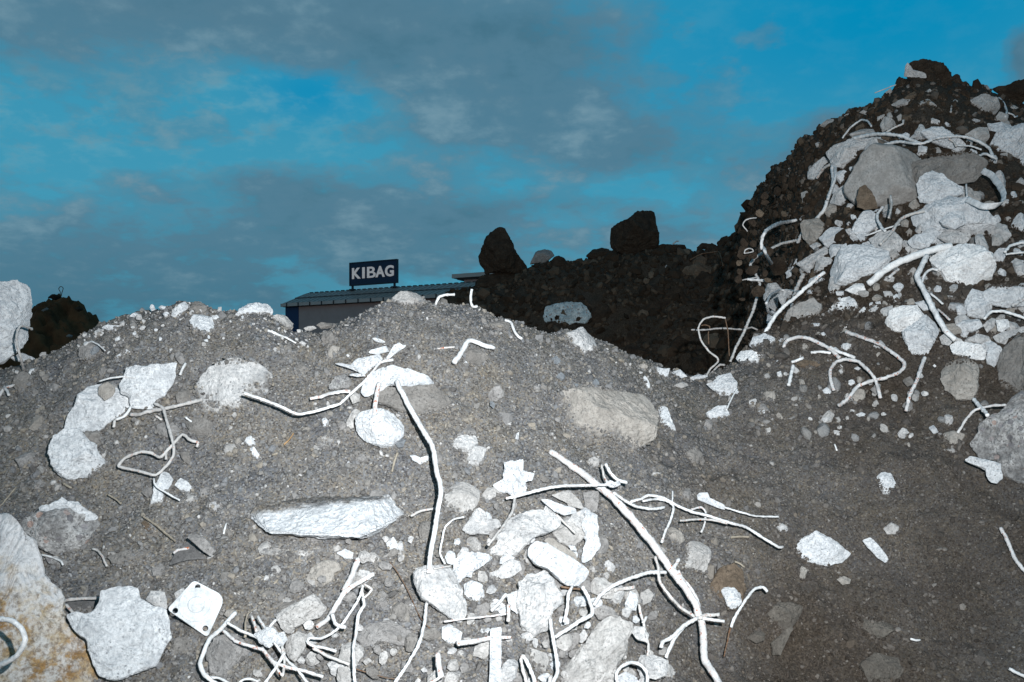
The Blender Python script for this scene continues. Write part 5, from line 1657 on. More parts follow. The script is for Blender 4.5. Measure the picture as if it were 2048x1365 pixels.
rock('long pale rock left of the layered rock', 'F', '138,385 190,310 250,238 292,278 300,320 372,318 392,362 320,418 250,412 170,412', tone='chalk', thick=.5, lift=.02, rough=1.2)
rock('grey stone under the torn flake', 'F', '268,165 310,108 355,110 362,170 312,202', tone='pale', thick=.5, fade=.3)
rock('pale round boulder sunk right of the thick bar', 'F', '20,90 100,52 200,80 270,120 235,230 200,270 120,292 30,262', tone='pale', name='boulder', cat='boulder', thick=.4, fade=.4, lift=.005)
rock('white upright lump behind the white chunk', 'F', '28,562 60,510 92,520 102,572 80,612 40,602', tone='white', thick=.6, lift=.02)
rock('crumbled white plaster right of the white chunk', 'F', '95,575 150,530 210,528 290,540 345,560 290,602 240,642 170,682 120,722 80,642', tone='white', name='plaster_crust', cat='plaster crust', thick=.45, lift=.025, rough=1.7)
rock('white lens shaped stone left of the oblong block', 'F', '345,665 400,610 450,570 512,590 528,642 462,692 390,698', tone='chalk', thick=.5, lift=.02, fade=.1)
rock('curled strip of pale sheet standing right of the layered rock', 'F', '905,355 938,280 1000,288 1022,360 1010,420 1027,482 990,552 920,608 902,592 930,520 942,440', tone='white', name='sheet', cat='sheet', thick=.3, lift=.04, rough=1.8)
rock('pale broken lump beside the curled sheet', 'F', '818,335 850,290 902,258 942,300 922,350 880,382 840,372', tone='chalk', thick=.6, lift=.035, rough=1.5)
rock('white wedge shard above the layered rock', 'F', '648,195 680,188 760,215 870,250 882,282 800,292 735,272', tone='white', name='shard', cat='shard', thick=.4, lift=.03)
rock('grey flagstone leaning behind the wedge shard', 'F', '715,162 830,128 902,200 922,252 860,242 770,192', tone='pale', name='flagstone', cat='flagstone', thick=.4, lift=.02)
rock('grey squared block under the diagonal bar', 'F', '915,145 960,135 1028,130 1005,272 938,272', tone='grey', name='block', cat='block', thick=.5, lift=.015, p=4)
rock('white plate behind the knobbly boulder', 'F', '425,805 470,785 515,768 492,880 502,932 450,892', tone='white', name='plate', cat='plate', thick=.35, lift=.03)
rock('small white clod left of the knobbly boulder', 'F', '368,892 420,880 452,900 432,928 380,922', tone='white', name='clod', cat='clod', thick=.6, lift=.02)
rod('slanting bar left of the knobbly boulder', 'F:330,906 370,860 422,800', 24, 'clean', lift=.035)
rod('short vertical bar end left of the knobbly boulder', 'F:440,868 441,975', 26, 'clean', lift=.045)
rod('thin rusty rod running left from the knobbly boulder', 'F:30,972 130,962 240,950 340,936 432,925', 15, 'rusty', 'wire', 'wire', lift=.03)
rock('pale rough stone under the arched bar', 'F', '938,765 1000,690 1062,690 1122,762 1112,832 1060,832 980,795', tone='pale', thick=.5, lift=.02, fade=.1)
rod('white flat strip above the pale rough stone', 'F:1120,775 1180,762 1250,750', 24, 'clean', 'steel_strip', 'steel strip', lift=.03, flat=((.1, .3, .9), .4))
rock('white tooth shaped stone below the arched bar', 'F', '1183,865 1222,778 1262,790 1272,850 1260,908 1200,892', tone='white', thick=.6, lift=.015)
rock('pale wrinkled stone right of the tooth stone', 'F', '1268,872 1290,790 1340,758 1372,800 1350,852 1290,872', tone='pale', thick=.6, lift=.01)
rock('large smooth grey boulder at the bottom centre', 'F', '735,1440 790,1285 880,1170 955,1060 1040,965 1095,942 1160,960 1232,980 1242,1020 1205,1090 1192,1180 1132,1260 1122,1330 1122,1440', tone='pale', name='boulder', cat='boulder', thick=.5, lift=.03, k=.2, facets=3, rough=.9, level=6)
rock('grey stone resting on top of the smooth boulder', 'F', '975,900 1060,868 1112,890 1160,955 1100,955 1020,965', tone='grey', thick=.5, lift=.02)
rock('white knob beside the large smooth boulder', 'F', '1228,1042 1250,1005 1312,1008 1342,1060 1330,1112 1270,1092', tone='chalk', thick=.7, lift=.045)
rod('knotted root like wire right of the white knob', 'F:1278,870 1290,930 1310,990 1320,1050 1340,1120 1332,1190', 20, 'clean', 'wire', 'wire', lift=.04)
rod('twig branching from the knotted wire', 'F:1305,985 1330,945 1322,960', 20, 'clean', 'wire', 'wire', lift=.045)
rock('pale block at the end of the whiskers', 'F', '1262,1240 1290,1195 1382,1184 1472,1220 1462,1270 1450,1322 1380,1348 1290,1332', tone='chalk', name='block', cat='block', thick=.6, lift=.035, facets=4)
rock('white crumbly clod at the bottom edge under the ring', 'F', '1075,1400 1110,1345 1140,1318 1200,1298 1262,1338 1300,1385 1260,1430 1120,1430', tone='white', name='clod', cat='clod', thick=.6, lift=.03, rough=1.5)
rod('half ring of bar standing over the crumbly clod', 'F:1136,1372 1134,1310 1168,1262 1230,1236 1290,1256 1325,1300 1332,1372', 23, 'clean', lift=.06)
rock('grey buried slab left of the smooth boulder', 'F', '575,1085 720,1058 900,1048 912,1090 852,1152 780,1192 680,1172 600,1142', tone='grey', thick=.35, fade=.2, lift=0)
block('white board standing on end at the bottom', 'F', [(322, 1012, .045), (398, 1008, .045), (394, 1200, .05), (392, 1420, .05), (318, 1420, .05), (326, 1200, .05)], 'white', 'board', 'board', back=.012, bevel=.0015, noise=.0012)
rod('flat bar crossing behind the white board', 'F:112,1117 210,1100 330,1080 455,1074', [38, 36, 20], 'rusty', lift=[.05, .04, .03], ribs=False)
rock('white stone leaning on the board at the bottom', 'F', '375,1310 410,1250 440,1212 492,1212 502,1262 482,1335 400,1420 350,1420', tone='chalk', thick=.6, lift=.045)
rod('left half of the hairpin bar at the bottom', 'F:562,1380 532,1290 520,1222 532,1194 548,1200', 24, 'clean', lift=.05)
rod('right half of the hairpin bar at the bottom', 'F:532,1194 560,1228 590,1300 615,1380', 26, 'clean', lift=.05)
rod('long bar hanging from the knobbly boulder to the bottom', 'F:708,958 720,1060 748,1200 756,1290 745,1330 715,1385', 26, 'clean', lift=[.05, .05, .05, .06])
rod('short bar cut off by the bottom edge beside the long hanging one', 'F:712,1330 700,1385', 26, 'clean', lift=.055)
rod('hanging bar from the white chunk to the bottom edge', 'D:1325,858 1312,1000 1270,1140 1200,1262 1115,1378', 25, 'clean', lift=[.02, .04, .05, .05])
rod('curved thin wire right of the thick bar', 'D:1570,303 1500,320 1445,372 1428,450 1415,535 1445,605', 15, 'clean', 'wire', 'wire', lift=.02)
rod('thin pin lying on the white chunk', 'D:1372,636 1485,614', 10, 'clean', 'pin', 'pin', lift=.075)
rod('wire leading from the beam end behind the thick bar', 'D:1228,295 1290,262 1390,246', 18, 'duller', 'wire', 'wire', lift=.02)
rod('stub of bar at the bottom with rust flecks', 'D:1398,1182 1405,1250 1420,1330', 40, 'rusty', lift=.05)
rod('bar running down left from the rust flecked stub', 'D:1425,1325 1390,1350 1330,1382', 22, 'clean', lift=.05)

# ------------------------------------------------------------------ right-hand slope
rock('white torn chunk where the gap meets the right slope', 'G', '438,705 490,705 530,652 570,645 612,633 640,670 667,702 660,752 640,800 600,842 560,820 530,772', tone='white', thick=.4, lift=.02, facets=5, rough=1.3)
rod('thin stem joining the torn chunk to the block below', 'G:662,745 630,800 588,890', 13, 'clean', 'wire', 'wire', lift=.03)
rock('white squared block below the torn chunk', 'G', '448,912 520,862 590,855 612,940 560,958 500,972 458,932', tone='white', thick=.6, lift=.015)
rock('oval white stone right of the squared block', 'G', '728,832 790,808 808,860 760,882', tone='chalk', thick=.6, fade=.2)
rock('white chip right of the torn chunk', 'G', '645,770 668,755 682,772 665,792', tone='white', name='chip', cat='chip', thick=.6)
rock('white splash shaped flake under the oval stone', 'G', '795,895 850,886 852,912 825,918', tone='white', name='flake', cat='flake', thick=.5)
rock('small oval pebble above the oval white stone', 'G', '722,798 740,786 760,796 742,808', tone='white', name='pebble', cat='pebble', thick=.7)
rock('pale rounded stone at the foot of the long straight bar', 'G', '738,450 770,390 850,364 920,390 932,450 892,492 800,482', tone='chalk', thick=.6, fade=.2)
rock('white powdery lump below the pale rounded stone', 'G', '650,535 680,480 760,478 850,520 862,590 785,612 700,582', tone='white', thick=.4, fade=.5)
rock('angular tan stone behind the long straight bar', 'G', '952,292 1010,210 1080,168 1180,124 1242,172 1222,222 1160,292 1060,332 980,347', tone='smooth', thick=.5, lift=.04, facets=6, fade=0)
rock('grey white stone inside the thin hoop of bar', 'G', '832,92 870,30 930,18 962,60 1002,130 985,190 930,230 870,180', tone='pale', thick=.6, lift=.03)
rock('half buried cone of white rock above the curved bars', 'G', '1262,235 1340,150 1430,108 1505,190 1450,282 1340,302', tone='white', thick=.45, fade=.6)
rock('white angular stone above the cone of rock', 'G', '1395,72 1440,40 1522,14 1538,70 1500,107 1440,92', tone='white', thick=.6, lift=.02, facets=5)
rock('small white stone left of the angular one', 'G', '1333,80 1390,74 1392,112 1340,107', tone='chalk', thick=.6)
rock('white blue stone under the angular tan stone', 'J', '550,672 600,630 672,628 692,660 620,692', tone='chalk', thick=.5, fade=.1)
rock('left stone of the central white pair on the right slope', 'J', '1108,622 1140,550 1220,518 1330,508 1372,580 1332,642 1222,712 1150,692', tone='white', thick=.65, lift=.03)
rock('right stone of the central white pair on the right slope', 'J', '1230,682 1280,640 1380,568 1460,598 1482,670 1442,762 1390,862 1300,842 1248,772', tone='chalk', thick=.6, lift=.03, facets=5)
rock('grey stone leaning on the central white pair', 'J', '1050,592 1090,530 1160,508 1172,560 1110,602', tone='pale', thick=.6)
rock('white cap stone on top of the central white pair', 'J', '1308,490 1370,474 1412,540 1370,547', tone='chalk', thick=.6, lift=.02)
for lab, o in (('first crumb left of the central white pair', '928,560 970,518 1002,550 960,572'), ('second crumb left of the central white pair', '998,490 1030,488 1035,522 1010,520'),
               ('third crumb above the central white pair', '1044,490 1080,478 1085,507 1055,510'), ('rough crumb below the first crumb by the white pair', '978,582 1030,568 1052,610 1000,614'),
               ('crumb high between the thick bars and the white pair', '1163,450 1190,428 1212,470 1180,492')):
    rock(lab, 'J', o, tone='chalk', name='pebble', cat='pebble', thick=.7, rough=1.4)
rock('biggest rounded white boulder under the thick bars', 'J', '1408,202 1470,130 1600,98 1750,108 1842,170 1872,250 1832,322 1762,362 1640,377 1540,352 1470,282', tone='white', name='boulder', cat='boulder', thick=.6, lift=.05, facets=2)
rock('pale boulder behind the straight thick bar', 'J', '698,292 760,200 808,120 900,88 1020,98 1132,150 1152,210 1082,292 980,342 850,372 760,362', tone='chalk', name='boulder', cat='boulder', thick=.6, lift=.04, facets=2)
rock('rounded pale stone left of the boulder behind the thick bar', 'J', '628,292 640,220 700,184 772,190 742,252 680,302', tone='pale', thick=.6, lift=.03)
rock('grey tilted stone in the left rank of the slope', 'J', '508,232 580,190 650,150 712,108 742,150 680,202 612,262 642,332 560,272', tone='pale', thick=.6, lift=.03)
rock('narrow white stone at the left edge of the slope', 'J', '438,332 490,250 518,188 532,280 480,312', tone='chalk', thick=.6, lift=.03)
rock('small tan stone above the left rank', 'J', '600,107 650,84 702,110 640,142', tone='pale', thick=.6, lift=.02)
rock('white stub stone between two pale boulders', 'J', '808,112 850,88 862,140 820,182', tone='chalk', thick=.6, lift=.03)
rock('rough grey white stone left of the upright bars', 'I', '668,1272 720,1208 790,1184 862,1210 852,1270 790,1332 720,1332', tone='chalk', thick=.6, lift=.03, facets=5)
rock('tall white ragged stone behind the crossed bars', 'I', '903,1182 940,1110 1000,1074 1062,1110 1062,1180 1000,1232 980,1292 900,1322 860,1282', tone='chalk', thick=.6, lift=.04, facets=5)
rock('tan round stone behind the crossed bars', 'I', '998,1272 1070,1230 1160,1214 1232,1270 1222,1350 1150,1392 1050,1362', tone='pale', thick=.6, lift=.04)
rock('largest smooth grey boulder high on the right slope', 'I', '828,940 880,840 960,690 1030,638 1150,640 1260,668 1392,720 1332,802 1342,960 1292,1082 1180,1132 1100,1070 1000,1070 900,1052 850,992', tone='smooth', name='boulder', cat='boulder', thick=.6, lift=.08, facets=2, rough=.5, k=.15)
rock('dark soil clod stuck to the largest smooth boulder', 'I', '918,1062 930,930 980,908 1042,992 1064,1072 980,1082', tone='umber', name='clod', cat='clod', thick=.35, lift=.19, fade=0, k=.05)
rock('soil crusted brown slab over the largest smooth boulder', 'I', '1168,822 1240,770 1400,730 1560,688 1720,700 1802,760 1782,832 1700,892 1600,902 1500,882 1330,902 1290,942 1220,912', tone='soil', name='slab', cat='slab', thick=.5, lift=.10, k=.2, facets=4, top=.2)
rock('pale jagged block under the brown slab', 'I', '1318,902 1350,850 1430,808 1520,860 1642,932 1642,972 1550,1002 1420,1042 1340,1022', tone='chalk', thick=.6, lift=.10, facets=6)
rock('wide pale broken boulder with ledges below the brown slab', 'I', '1268,1112 1400,1040 1560,988 1680,1020 1760,1060 1874,1152 1862,1182 1800,1242 1700,1252 1600,1202 1470,1232 1380,1232 1290,1172', tone='chalk', name='boulder', cat='boulder', thick=.6, lift=.07, facets=7)
rock('small block set on the wide broken boulder', 'I', '1478,1152 1530,1098 1642,1088 1662,1172 1582,1212 1500,1192', tone='chalk', thick=.5, lift=.13, facets=5)
rock('thin white flake below the wide broken boulder', 'I', '1257,1292 1310,1248 1452,1228 1442,1282 1410,1332 1290,1342', tone='chalk', name='flake', cat='flake', thick=.4, lift=.07)
rock('grey ledge stone below the wide broken boulder', 'I', '1458,1262 1560,1198 1682,1270 1662,1302 1540,1312', tone='pale', thick=.5, lift=.06)
rock('upright finger shaped stone right of the ledge stone', 'I', '1713,1242 1770,1223 1802,1312 1812,1382 1740,1382 1720,1292', tone='pale', thick=.6, lift=.06)
rock('grey stone right of the finger shaped one', 'I', '1828,1252 1880,1228 1922,1292 1882,1322 1830,1322', tone='grey', thick=.6, lift=.03)
rock('long tan boulder under the arched thick bar', 'I', '698,692 760,650 900,598 1000,588 1092,588 1102,622 1040,652 960,682 920,742 860,812 790,792 740,762', tone='pale', name='boulder', cat='boulder', thick=.6, lift=.06)
rock('grey boulder behind the long tan boulder', 'I', '868,572 940,530 1032,528 1052,570 980,592 900,602', tone='grey', thick=.6, lift=.04)
rock('slanting grey stone at the left edge below the arched bar', 'I', '588,822 650,758 700,718 752,770 720,832 640,882 590,872', tone='pale', thick=.6, lift=.04, facets=5)
rock('pale stone under the arched bar beside the smooth boulder', 'I', '728,1032 770,958 840,908 852,980 882,1052 800,1052', tone='pale', thick=.6, lift=.04)
rock('small crust beside the arched bar', 'I', '778,822 830,813 842,850 800,882', tone='chalk', name='clod', cat='clod', thick=.6, lift=.04)
rock('wide pale boulder behind the wavy bar', 'I', '1348,562 1420,518 1500,528 1560,568 1682,642 1620,682 1500,652 1420,622', tone='chalk', name='boulder', cat='boulder', thick=.6, lift=.06)
rock('small pale stone left of the boulder behind the wavy bar', 'I', '1268,602 1310,563 1342,592', tone='pale', thick=.6, lift=.03)
rock('flat white stone under the wavy bar', 'I', '1338,642 1400,650 1392,692 1330,692', tone='chalk', thick=.6, lift=.04)
rock('grey ridged stone behind the end of the wavy bar', 'I', '1648,572 1720,528 1802,518 1822,592 1790,622 1690,612', tone='grey', thick=.6, lift=.04, facets=5)
rock('large pale boulder cut by the right edge near the top', 'I', '1808,662 1850,568 1930,528 2080,490 2080,770 1960,722 1880,692 1820,692', tone='chalk', name='boulder', cat='boulder', thick=.6, lift=.07, facets=4)
rock('brown grey boulder under the dark slab at the top right', 'I', '1678,402 1690,340 1760,298 1870,318 1892,402 1820,462 1740,452', tone='grey', name='boulder', cat='boulder', thick=.7, lift=.05, k=.1)
rock('grey block on the skyline left of the dark slab', 'I', '1688,262 1720,223 1800,238 1822,272 1760,302', tone='grey', thick=.7, lift=.02, k=.05)
rock('dark slab jutting against the sky at the top right', 'I', '1826,262 1930,238 2000,212 2080,180 2080,330 2010,384 1900,318', tone='brown', name='slab', cat='slab', thick=.5, lift=.02, k=.05)
rock('grey stone under the dark slab', 'I', '1938,392 1980,373 2012,390 1960,422', tone='grey', thick=.7, lift=.02)
rock('grey stone by the small curved wire at the top right', 'I', '1838,482 1880,418 1942,440 1932,492 1870,500', tone='grey', thick=.6, lift=.03)
rock('pale stone above the large pale boulder at the right edge', 'I', '1888,502 1940,478 1972,532 1902,552', tone='grey', thick=.6, lift=.03)
rock('dark peak boulder at the very top of the slope', 'I', '1256,190 1260,105 1300,78 1380,58 1500,88 1552,150 1562,232 1500,292 1400,272 1320,222', tone='brown', name='boulder', cat='boulder', thick=.7, lift=.02, k=.05, facets=6, rough=1.8)
rock('whitish broken plate on the peak boulder', 'I', '1238,182 1246,110 1262,78 1290,130 1382,158 1392,192 1300,188', tone='pale', name='plate', cat='plate', thick=.5, lift=.10, k=.05, facets=5)
_sm = [('grey stone below the peak boulder', '1363,292 1410,263 1447,290 1420,312'), ('upright grey stone left of the peak boulder', '1110,292 1150,258 1177,320 1140,342'),
       ('little stone under the thin wire at the peak', '1256,312 1300,288 1312,320 1280,330'), ('oval stone above the wide pale boulder', '1388,492 1430,458 1482,480 1470,512 1410,512'),
       ('oval pale stone below the dark slab', '1668,492 1710,463 1757,475 1740,502 1690,507'), ('flat grey stone high on the left shoulder', '1148,372 1230,328 1322,350 1302,387 1200,392'),
       ('round grey stone right of the flat grey one', '1328,342 1400,328 1462,380 1420,412 1360,392'), ('little upright stone over the arched bar', '1118,432 1150,418 1172,470 1140,482'),
       ('second little upright stone over the arched bar', '1188,452 1220,428 1238,475 1200,482'), ('grey stone on the shoulder above the arched bar', '1058,452 1110,433 1102,482 1060,492'),
       ('grey stone on the dark left flank', '543,962 590,948 602,1002 560,1042'), ('small stone high on the dark left flank', '638,632 670,618 674,652 650,660'),
       ('grey stone on the left skyline shoulder', '668,512 720,468 772,463 752,512 700,532'), ('tiny stone low on the left skyline', '455,800 490,783 492,812 470,815'),
       ('grey stone on the skyline above the arched bar', '830,445 870,425 900,440 880,458'), ('second grey stone on the skyline left of the peak', '935,425 965,405 1000,418 985,440'),
       ('pale pebble by the upright bars on the dark flank', '530,1142 550,1122 575,1140 555,1160'), ('pale pebble between rough stone and ragged stone', '848,1172 868,1156 886,1174 866,1190'),
       ('grey stone at the foot of the rough grey white stone', '600,1322 650,1295 690,1312 660,1345'), ('square grey stone on the dark flank beside the bars', '560,1180 590,1168 605,1190 575,1200')]
for lab, o in _sm:
    rock(lab, 'I', o, tone='pale' if 'pale' in lab else 'grey', name='stone', cat='stone', thick=.7, lift=.015, k=.15)
rock('small white stone right of the biggest rounded boulder', 'J', '1583,522 1620,503 1672,530 1652,577 1600,577', tone='chalk', name='stone', cat='stone', thick=.7, rough=1.5)
rock('large grey white boulder at the right edge of the photo', 'J', '1758,432 1830,388 1950,378 2080,398 2080,510 1950,522 1800,502', tone='chalk', name='boulder', cat='boulder', thick=.6, lift=.05, fade=.15, top=.15)
rock('brown white stone above the right edge boulder', 'J', '1953,222 1990,193 2052,210 2020,242', tone='chalk', thick=.6)
rock('left stone of the pale row at the right edge', 'J', '1588,642 1650,598 1742,598 1772,650 1702,692 1610,682', tone='chalk', thick=.6, lift=.03, facets=5)
rock('second stone of the pale row at the right edge', 'J', '1768,642 1830,588 1862,600 1852,652 1800,692', tone='pale', thick=.6, lift=.03)
rock('bright white stone of the pale row at the right edge', 'J', '1858,612 1940,598 1952,652 1902,692 1870,682', tone='white', thick=.6, lift=.04, facets=5)
rock('tan stone under the bright white one of the pale row', 'J', '1838,722 1900,688 1990,678 2080,638 2080,690 1950,722 1922,772 1860,762', tone='pale', thick=.6, lift=.03)
rock('grey stone left of the bone shaped white stone', 'J', '1478,722 1530,688 1592,720 1542,782 1490,772', tone='pale', thick=.6, lift=.03)
rock('bone shaped white stone in the right corner group', 'J', '1538,772 1600,748 1750,778 1792,812 1792,872 1700,872 1570,832', tone='white', thick=.6, lift=.04)
rock('grey stone above the bone shaped one', 'J', '1658,742 1730,698 1812,720 1832,762 1760,772', tone='pale', thick=.6, lift=.03)
rock('pale split stone between the two brown boulders', 'J', '1788,872 1810,788 1882,778 1902,802 1852,932 1800,902', tone='chalk', thick=.6, lift=.03)
rock('left brown boulder with a pale lower edge', 'J', '1478,922 1530,868 1660,848 1742,900 1752,992 1732,1092 1700,1142 1600,1152 1510,1082 1488,1002', tone='tan', name='boulder', cat='boulder', thick=.55, lift=.03, top=.35, fade=.2, facets=3)
rock('right brown boulder at the right edge', 'J', '1858,902 1900,800 1990,718 2080,690 2080,1140 1980,1152 1890,1062', tone='soil', name='boulder', cat='boulder', thick=.55, lift=.03, top=.1, fade=.2, facets=3)
rock('bulky pale conglomerate boulder cut by the right edge', 'K', '828,212 870,110 960,60 1000,18 1030,-10 1070,-40 1140,-30 1140,440 1050,412 980,362 950,292 860,282', tone='cong', name='boulder', cat='boulder', thick=.45, lift=.05, facets=3)
rock('white curved crust under the conglomerate boulder', 'K', '793,292 820,273 940,298 972,310 978,382 950,407 922,402 928,352 840,314', tone='white', name='crust', cat='crust', thick=.5, lift=.06)
rock('white cube shaped stone near the conglomerate boulder', 'K', '618,135 645,120 670,155 645,167', tone='white', thick=.7, facets=5)
rock('tan stone behind the rusty wire on the right', 'K', '683,162 740,146 802,165 770,222 700,222', tone='tan', thick=.5)
rock('small pale stone at the end of the rusty wire', 'K', '688,242 730,228 762,252 720,262', tone='pale', name='pebble', cat='pebble', thick=.6)
rock('brown stone low under the white curved crust', 'K', '670,350 720,325 750,360 720,390 690,385', tone='soil', thick=.5, fade=.2)
rock('grey cracked stone on the slope right of the buried white stone', 'K', '485,320 520,300 560,310 530,345 500,345', tone='pale', thick=.5, fade=.3)
rock('crumbly pale stone on the bare right slope', 'K', '400,620 440,590 480,610 470,650 420,650', tone='pale', thick=.5, fade=.3)
rock('tan pebble at the right edge above the slanting bar', 'K', '1000,612 1020,595 1060,605 1050,630 1015,632', tone='tan', name='pebble', cat='pebble', thick=.6)
rock('crumbled pale stone below the end of the curved bar', 'K', '95,92 140,48 168,70 152,107 110,117', tone='pale', thick=.6, rough=1.4)
_sj = [('square white pebble at the end of the arch shaped bar', '688,1082 720,1058 752,1090 740,1107 700,1102', 'white'), ('egg shaped white pebble low on the right slope', '913,1245 950,1228 982,1240 970,1257 930,1260', 'white'),
       ('yellowish flat pebble under the crumbled stone', '680,1272 740,1258 752,1280 700,1302', 'chalk'), ('pale oval pebble above the arch shaped bar', '680,885 720,868 762,880 740,902 700,902', 'chalk'),
       ('brown flat stone left of the arch shaped bar', '505,902 560,878 640,888 682,910 620,942 540,932', 'umber'), ('tan toothed stone left of the arch shaped bar', '523,1000 560,1008 582,1050 540,1057', 'tan'),
       ('white chip left of the little upright stub', '378,962 410,948 422,990 395,1002', 'white'), ('white flat stone at the root of the curved bars', '658,702 700,688 722,715 680,727', 'chalk'),
       ('round brown stone between the bar and the rusty rod', '1223,1012 1280,988 1322,1040 1260,1057', 'soil'), ('pale pebble at the tip of the arch shaped bar', '1028,1162 1055,1143 1072,1175 1040,1187', 'pale'),
       ('grey stone under the middle of the smooth curved bar', '1028,782 1080,738 1117,780 1060,812', 'pale'), ('white pebble left of the left brown boulder', '1432,915 1445,905 1458,918 1445,930', 'white'),
       ('white ringlike scrap inside the arch shaped bar', '795,945 815,935 830,960 810,975', 'pale'), ('small grey boulder beneath the arch shaped bar', '1010,1075 1040,1050 1070,1080 1045,1110', 'grey'),
       ('cream pebble below the arch shaped bar', '945,1095 958,1085 968,1098 955,1106', 'chalk'), ('pale cobble on the knot of the curved bars', '755,800 780,788 805,815 790,838 762,825', 'chalk'),
       ('scrap with black hole under the arch shaped bar', '900,935 925,920 950,935 930,948', 'chalk'), ('white bead above the curved bars', '740,745 752,738 762,748 750,756', 'white'),
       ('pale cobble left of the right slope soil', '655,1050 675,1045 688,1070 665,1085', 'grey'), ('slate chip on the bare soil right of the split stone', '460,1275 490,1255 512,1258 480,1280', 'grey'),
       ('white rounded crumb above the left white pebble chain', '835,655 850,648 862,660 848,672', 'white'), ('white heart shaped crumb below the angular stone', '702,450 715,445 724,455 712,466', 'white')]
for lab, o, tn in _sj:
    rock(lab, 'J', o, tone=tn, name='pebble', cat='pebble', thick=.7, lift=.008)
rod('bone like white stick left of the arch shaped bar', 'J:485,892 520,880 560,862', 20, 'clean', 'stick', 'stick', lift=.01)
rock('pale knob at the end of the bone like stick', 'J', '528,860 550,838 578,845 575,872 548,880', tone='white', name='pebble', cat='pebble', thick=.7)

rod('long arched thick bar over the top boulders', 'I:523,1298 560,1230 640,1150 700,1080 730,990 760,900 757,800 770,730 830,650 900,600 1000,575 1110,568 1230,583 1345,632', 25, 'duller', lift=[.06, .06, .07, .09, .10, .11, .11, .10, .07], ribs=True)
rod('twin bar along the upright of the arched thick bar', 'I:725,1010 750,940 778,850 772,770', 22, 'duller', lift=.10)
rod('branch bar pointing left from the arched thick bar', 'I:650,866 700,800 765,760', 21, 'duller', lift=[.08, .09, .09])
rod('wavy bar right of the arched thick bar', 'I:1110,640 1200,620 1350,633 1470,595 1620,584 1720,610 1808,660 1836,722', 21, 'duller', lift=[.08, .1, .11, .11, .11])
rod('forked end of the wavy bar', 'I:1740,716 1790,702 1835,722 1866,736', 18, 'duller', lift=.11)
rod('short branch bar under the wavy bar', 'I:1540,600 1575,622 1592,652', 16, 'duller', 'wire', 'wire', lift=.10)
rod('thin wire running right under the wavy bar', 'I:1590,645 1690,650 1762,671', 13, 'duller', 'wire', 'wire', lift=.10)
rod('bent wire peaking over the grey boulder', 'I:825,596 880,520 950,474 990,480 1022,516', 14, 'duller', 'wire', 'wire', lift=.05)
rod('hooked wire above the arched thick bar', 'I:1122,556 1180,522 1230,500 1237,474', 14, 'duller', 'wire', 'wire', lift=.06)
rod('thin wire crossing the skyline at the peak', 'I:1043,290 1120,262 1190,237 1270,270 1362,305', 8, 'duller', 'wire', 'wire', depth=[3.2, 3.2], lift=0)
rod('short upright wire at the peak', 'I:1222,276 1230,240 1238,200', 9, 'duller', 'wire', 'wire', depth=[3.22, 3.22], lift=0)
rod('knobbly white twig below the dark peak', 'I:1553,422 1558,380 1580,340 1598,350', 14, 'duller', 'twig', 'twig', lift=.03)
rod('curved bar below the dark slab', 'I:1880,325 1910,360 1932,410 1920,452', 15, 'duller', 'wire', 'wire', lift=.06)
rod('small curved wire right of the bar below the dark slab', 'I:1940,426 1975,440 1985,455 2002,448', 11, 'duller', 'wire', 'wire', lift=.04)
rod('wide flat steel hoop standing out on the right', 'I:1765,812 1820,840 1862,885 1900,945 1912,985 1900,1030 1850,1052 1760,1050 1660,1005', 46, 'duller', 'steel_hoop', 'steel hoop', lift=[.15, .18, .21, .23, .22, .20, .17], flat=((.45, -.55, .62), .09), crust=.04)
rod('thin upright wire under the brown slab', 'I:1656,910 1660,950 1664,992', 13, 'duller', 'wire', 'wire', lift=.12)
rod('curled bar at the left edge of the slope', 'I:518,1148 460,1160 400,1170 345,1195 305,1225 283,1280 280,1340;J:292,120 312,172 346,228', 24, 'duller', lift=[.05, .06, .07, .06, .04])
rod('very long snaking bar from the slope down into the gap', 'J:512,70 400,100 300,148 235,190 207,225 210,258 245,310 266,360 252,440 220,550 170,670 110,790 70,888', 20, 'duller', depth=[2.80, 2.74, 2.68, 2.62, 2.56, 2.51, 2.46, 2.42], lift=0)
rod('forked stub crossing the snaking bar', 'J:185,335 250,338 322,346', 20, 'duller', depth=[2.60, 2.60], lift=0)
rod('thin wires fanning at the forked stub', 'J:143,342 190,330 252,318', 9, 'duller', 'wire', 'wire', depth=[2.60, 2.60], lift=0)
rod('small wire ring on the dark flank', 'J:163,160 168,140 190,128 215,132 225,148 195,156 163,160', 9, 'duller', 'wire', 'wire', lift=.05)
rod('thin curved wire against the dark left flank', 'I:186,1222 152,1182 170,1150 205,1138 245,1134', 9, 'duller', 'wire', 'wire', lift=.05)
rod('long straight bar slanting from the boulders to the gap', 'J:298,700 380,570 450,500 500,460 600,370 702,286', 27, 'clean', depth=[2.44, 2.46, 2.46, 2.46], lift=0)
rod('stout bar behind the long straight bar', 'J:485,535 492,480 520,385 562,300', 30, 'duller', lift=.05)
rod('upper half of the thin hoop at the slope edge', 'J:312,495 340,440 400,410 470,410 552,421', 17, 'duller', lift=.06)
rod('lower half of the thin hoop at the slope edge', 'J:312,492 325,550 370,582 428,606', 19, 'duller', lift=.06)
rod('looping wire standing up in the gap', 'G:445,668 480,612 530,562 525,530 470,488 415,412 396,330 430,272 500,250 582,262', 14, 'clean', 'wire', 'wire', depth=[2.40, 2.44, 2.47, 2.47], lift=0)
rod('brown part of the looping wire hanging down', 'G:580,258 600,340 605,440 610,522', 9, 'rustbrown', 'wire', 'wire', depth=[2.47, 2.52], lift=0)
rod('level wire crossing behind the looping wire', 'G:350,343 430,343 560,331 700,340 760,326 802,342', 13, 'duller', 'wire', 'wire', depth=[2.7, 2.75, 2.8], lift=0)
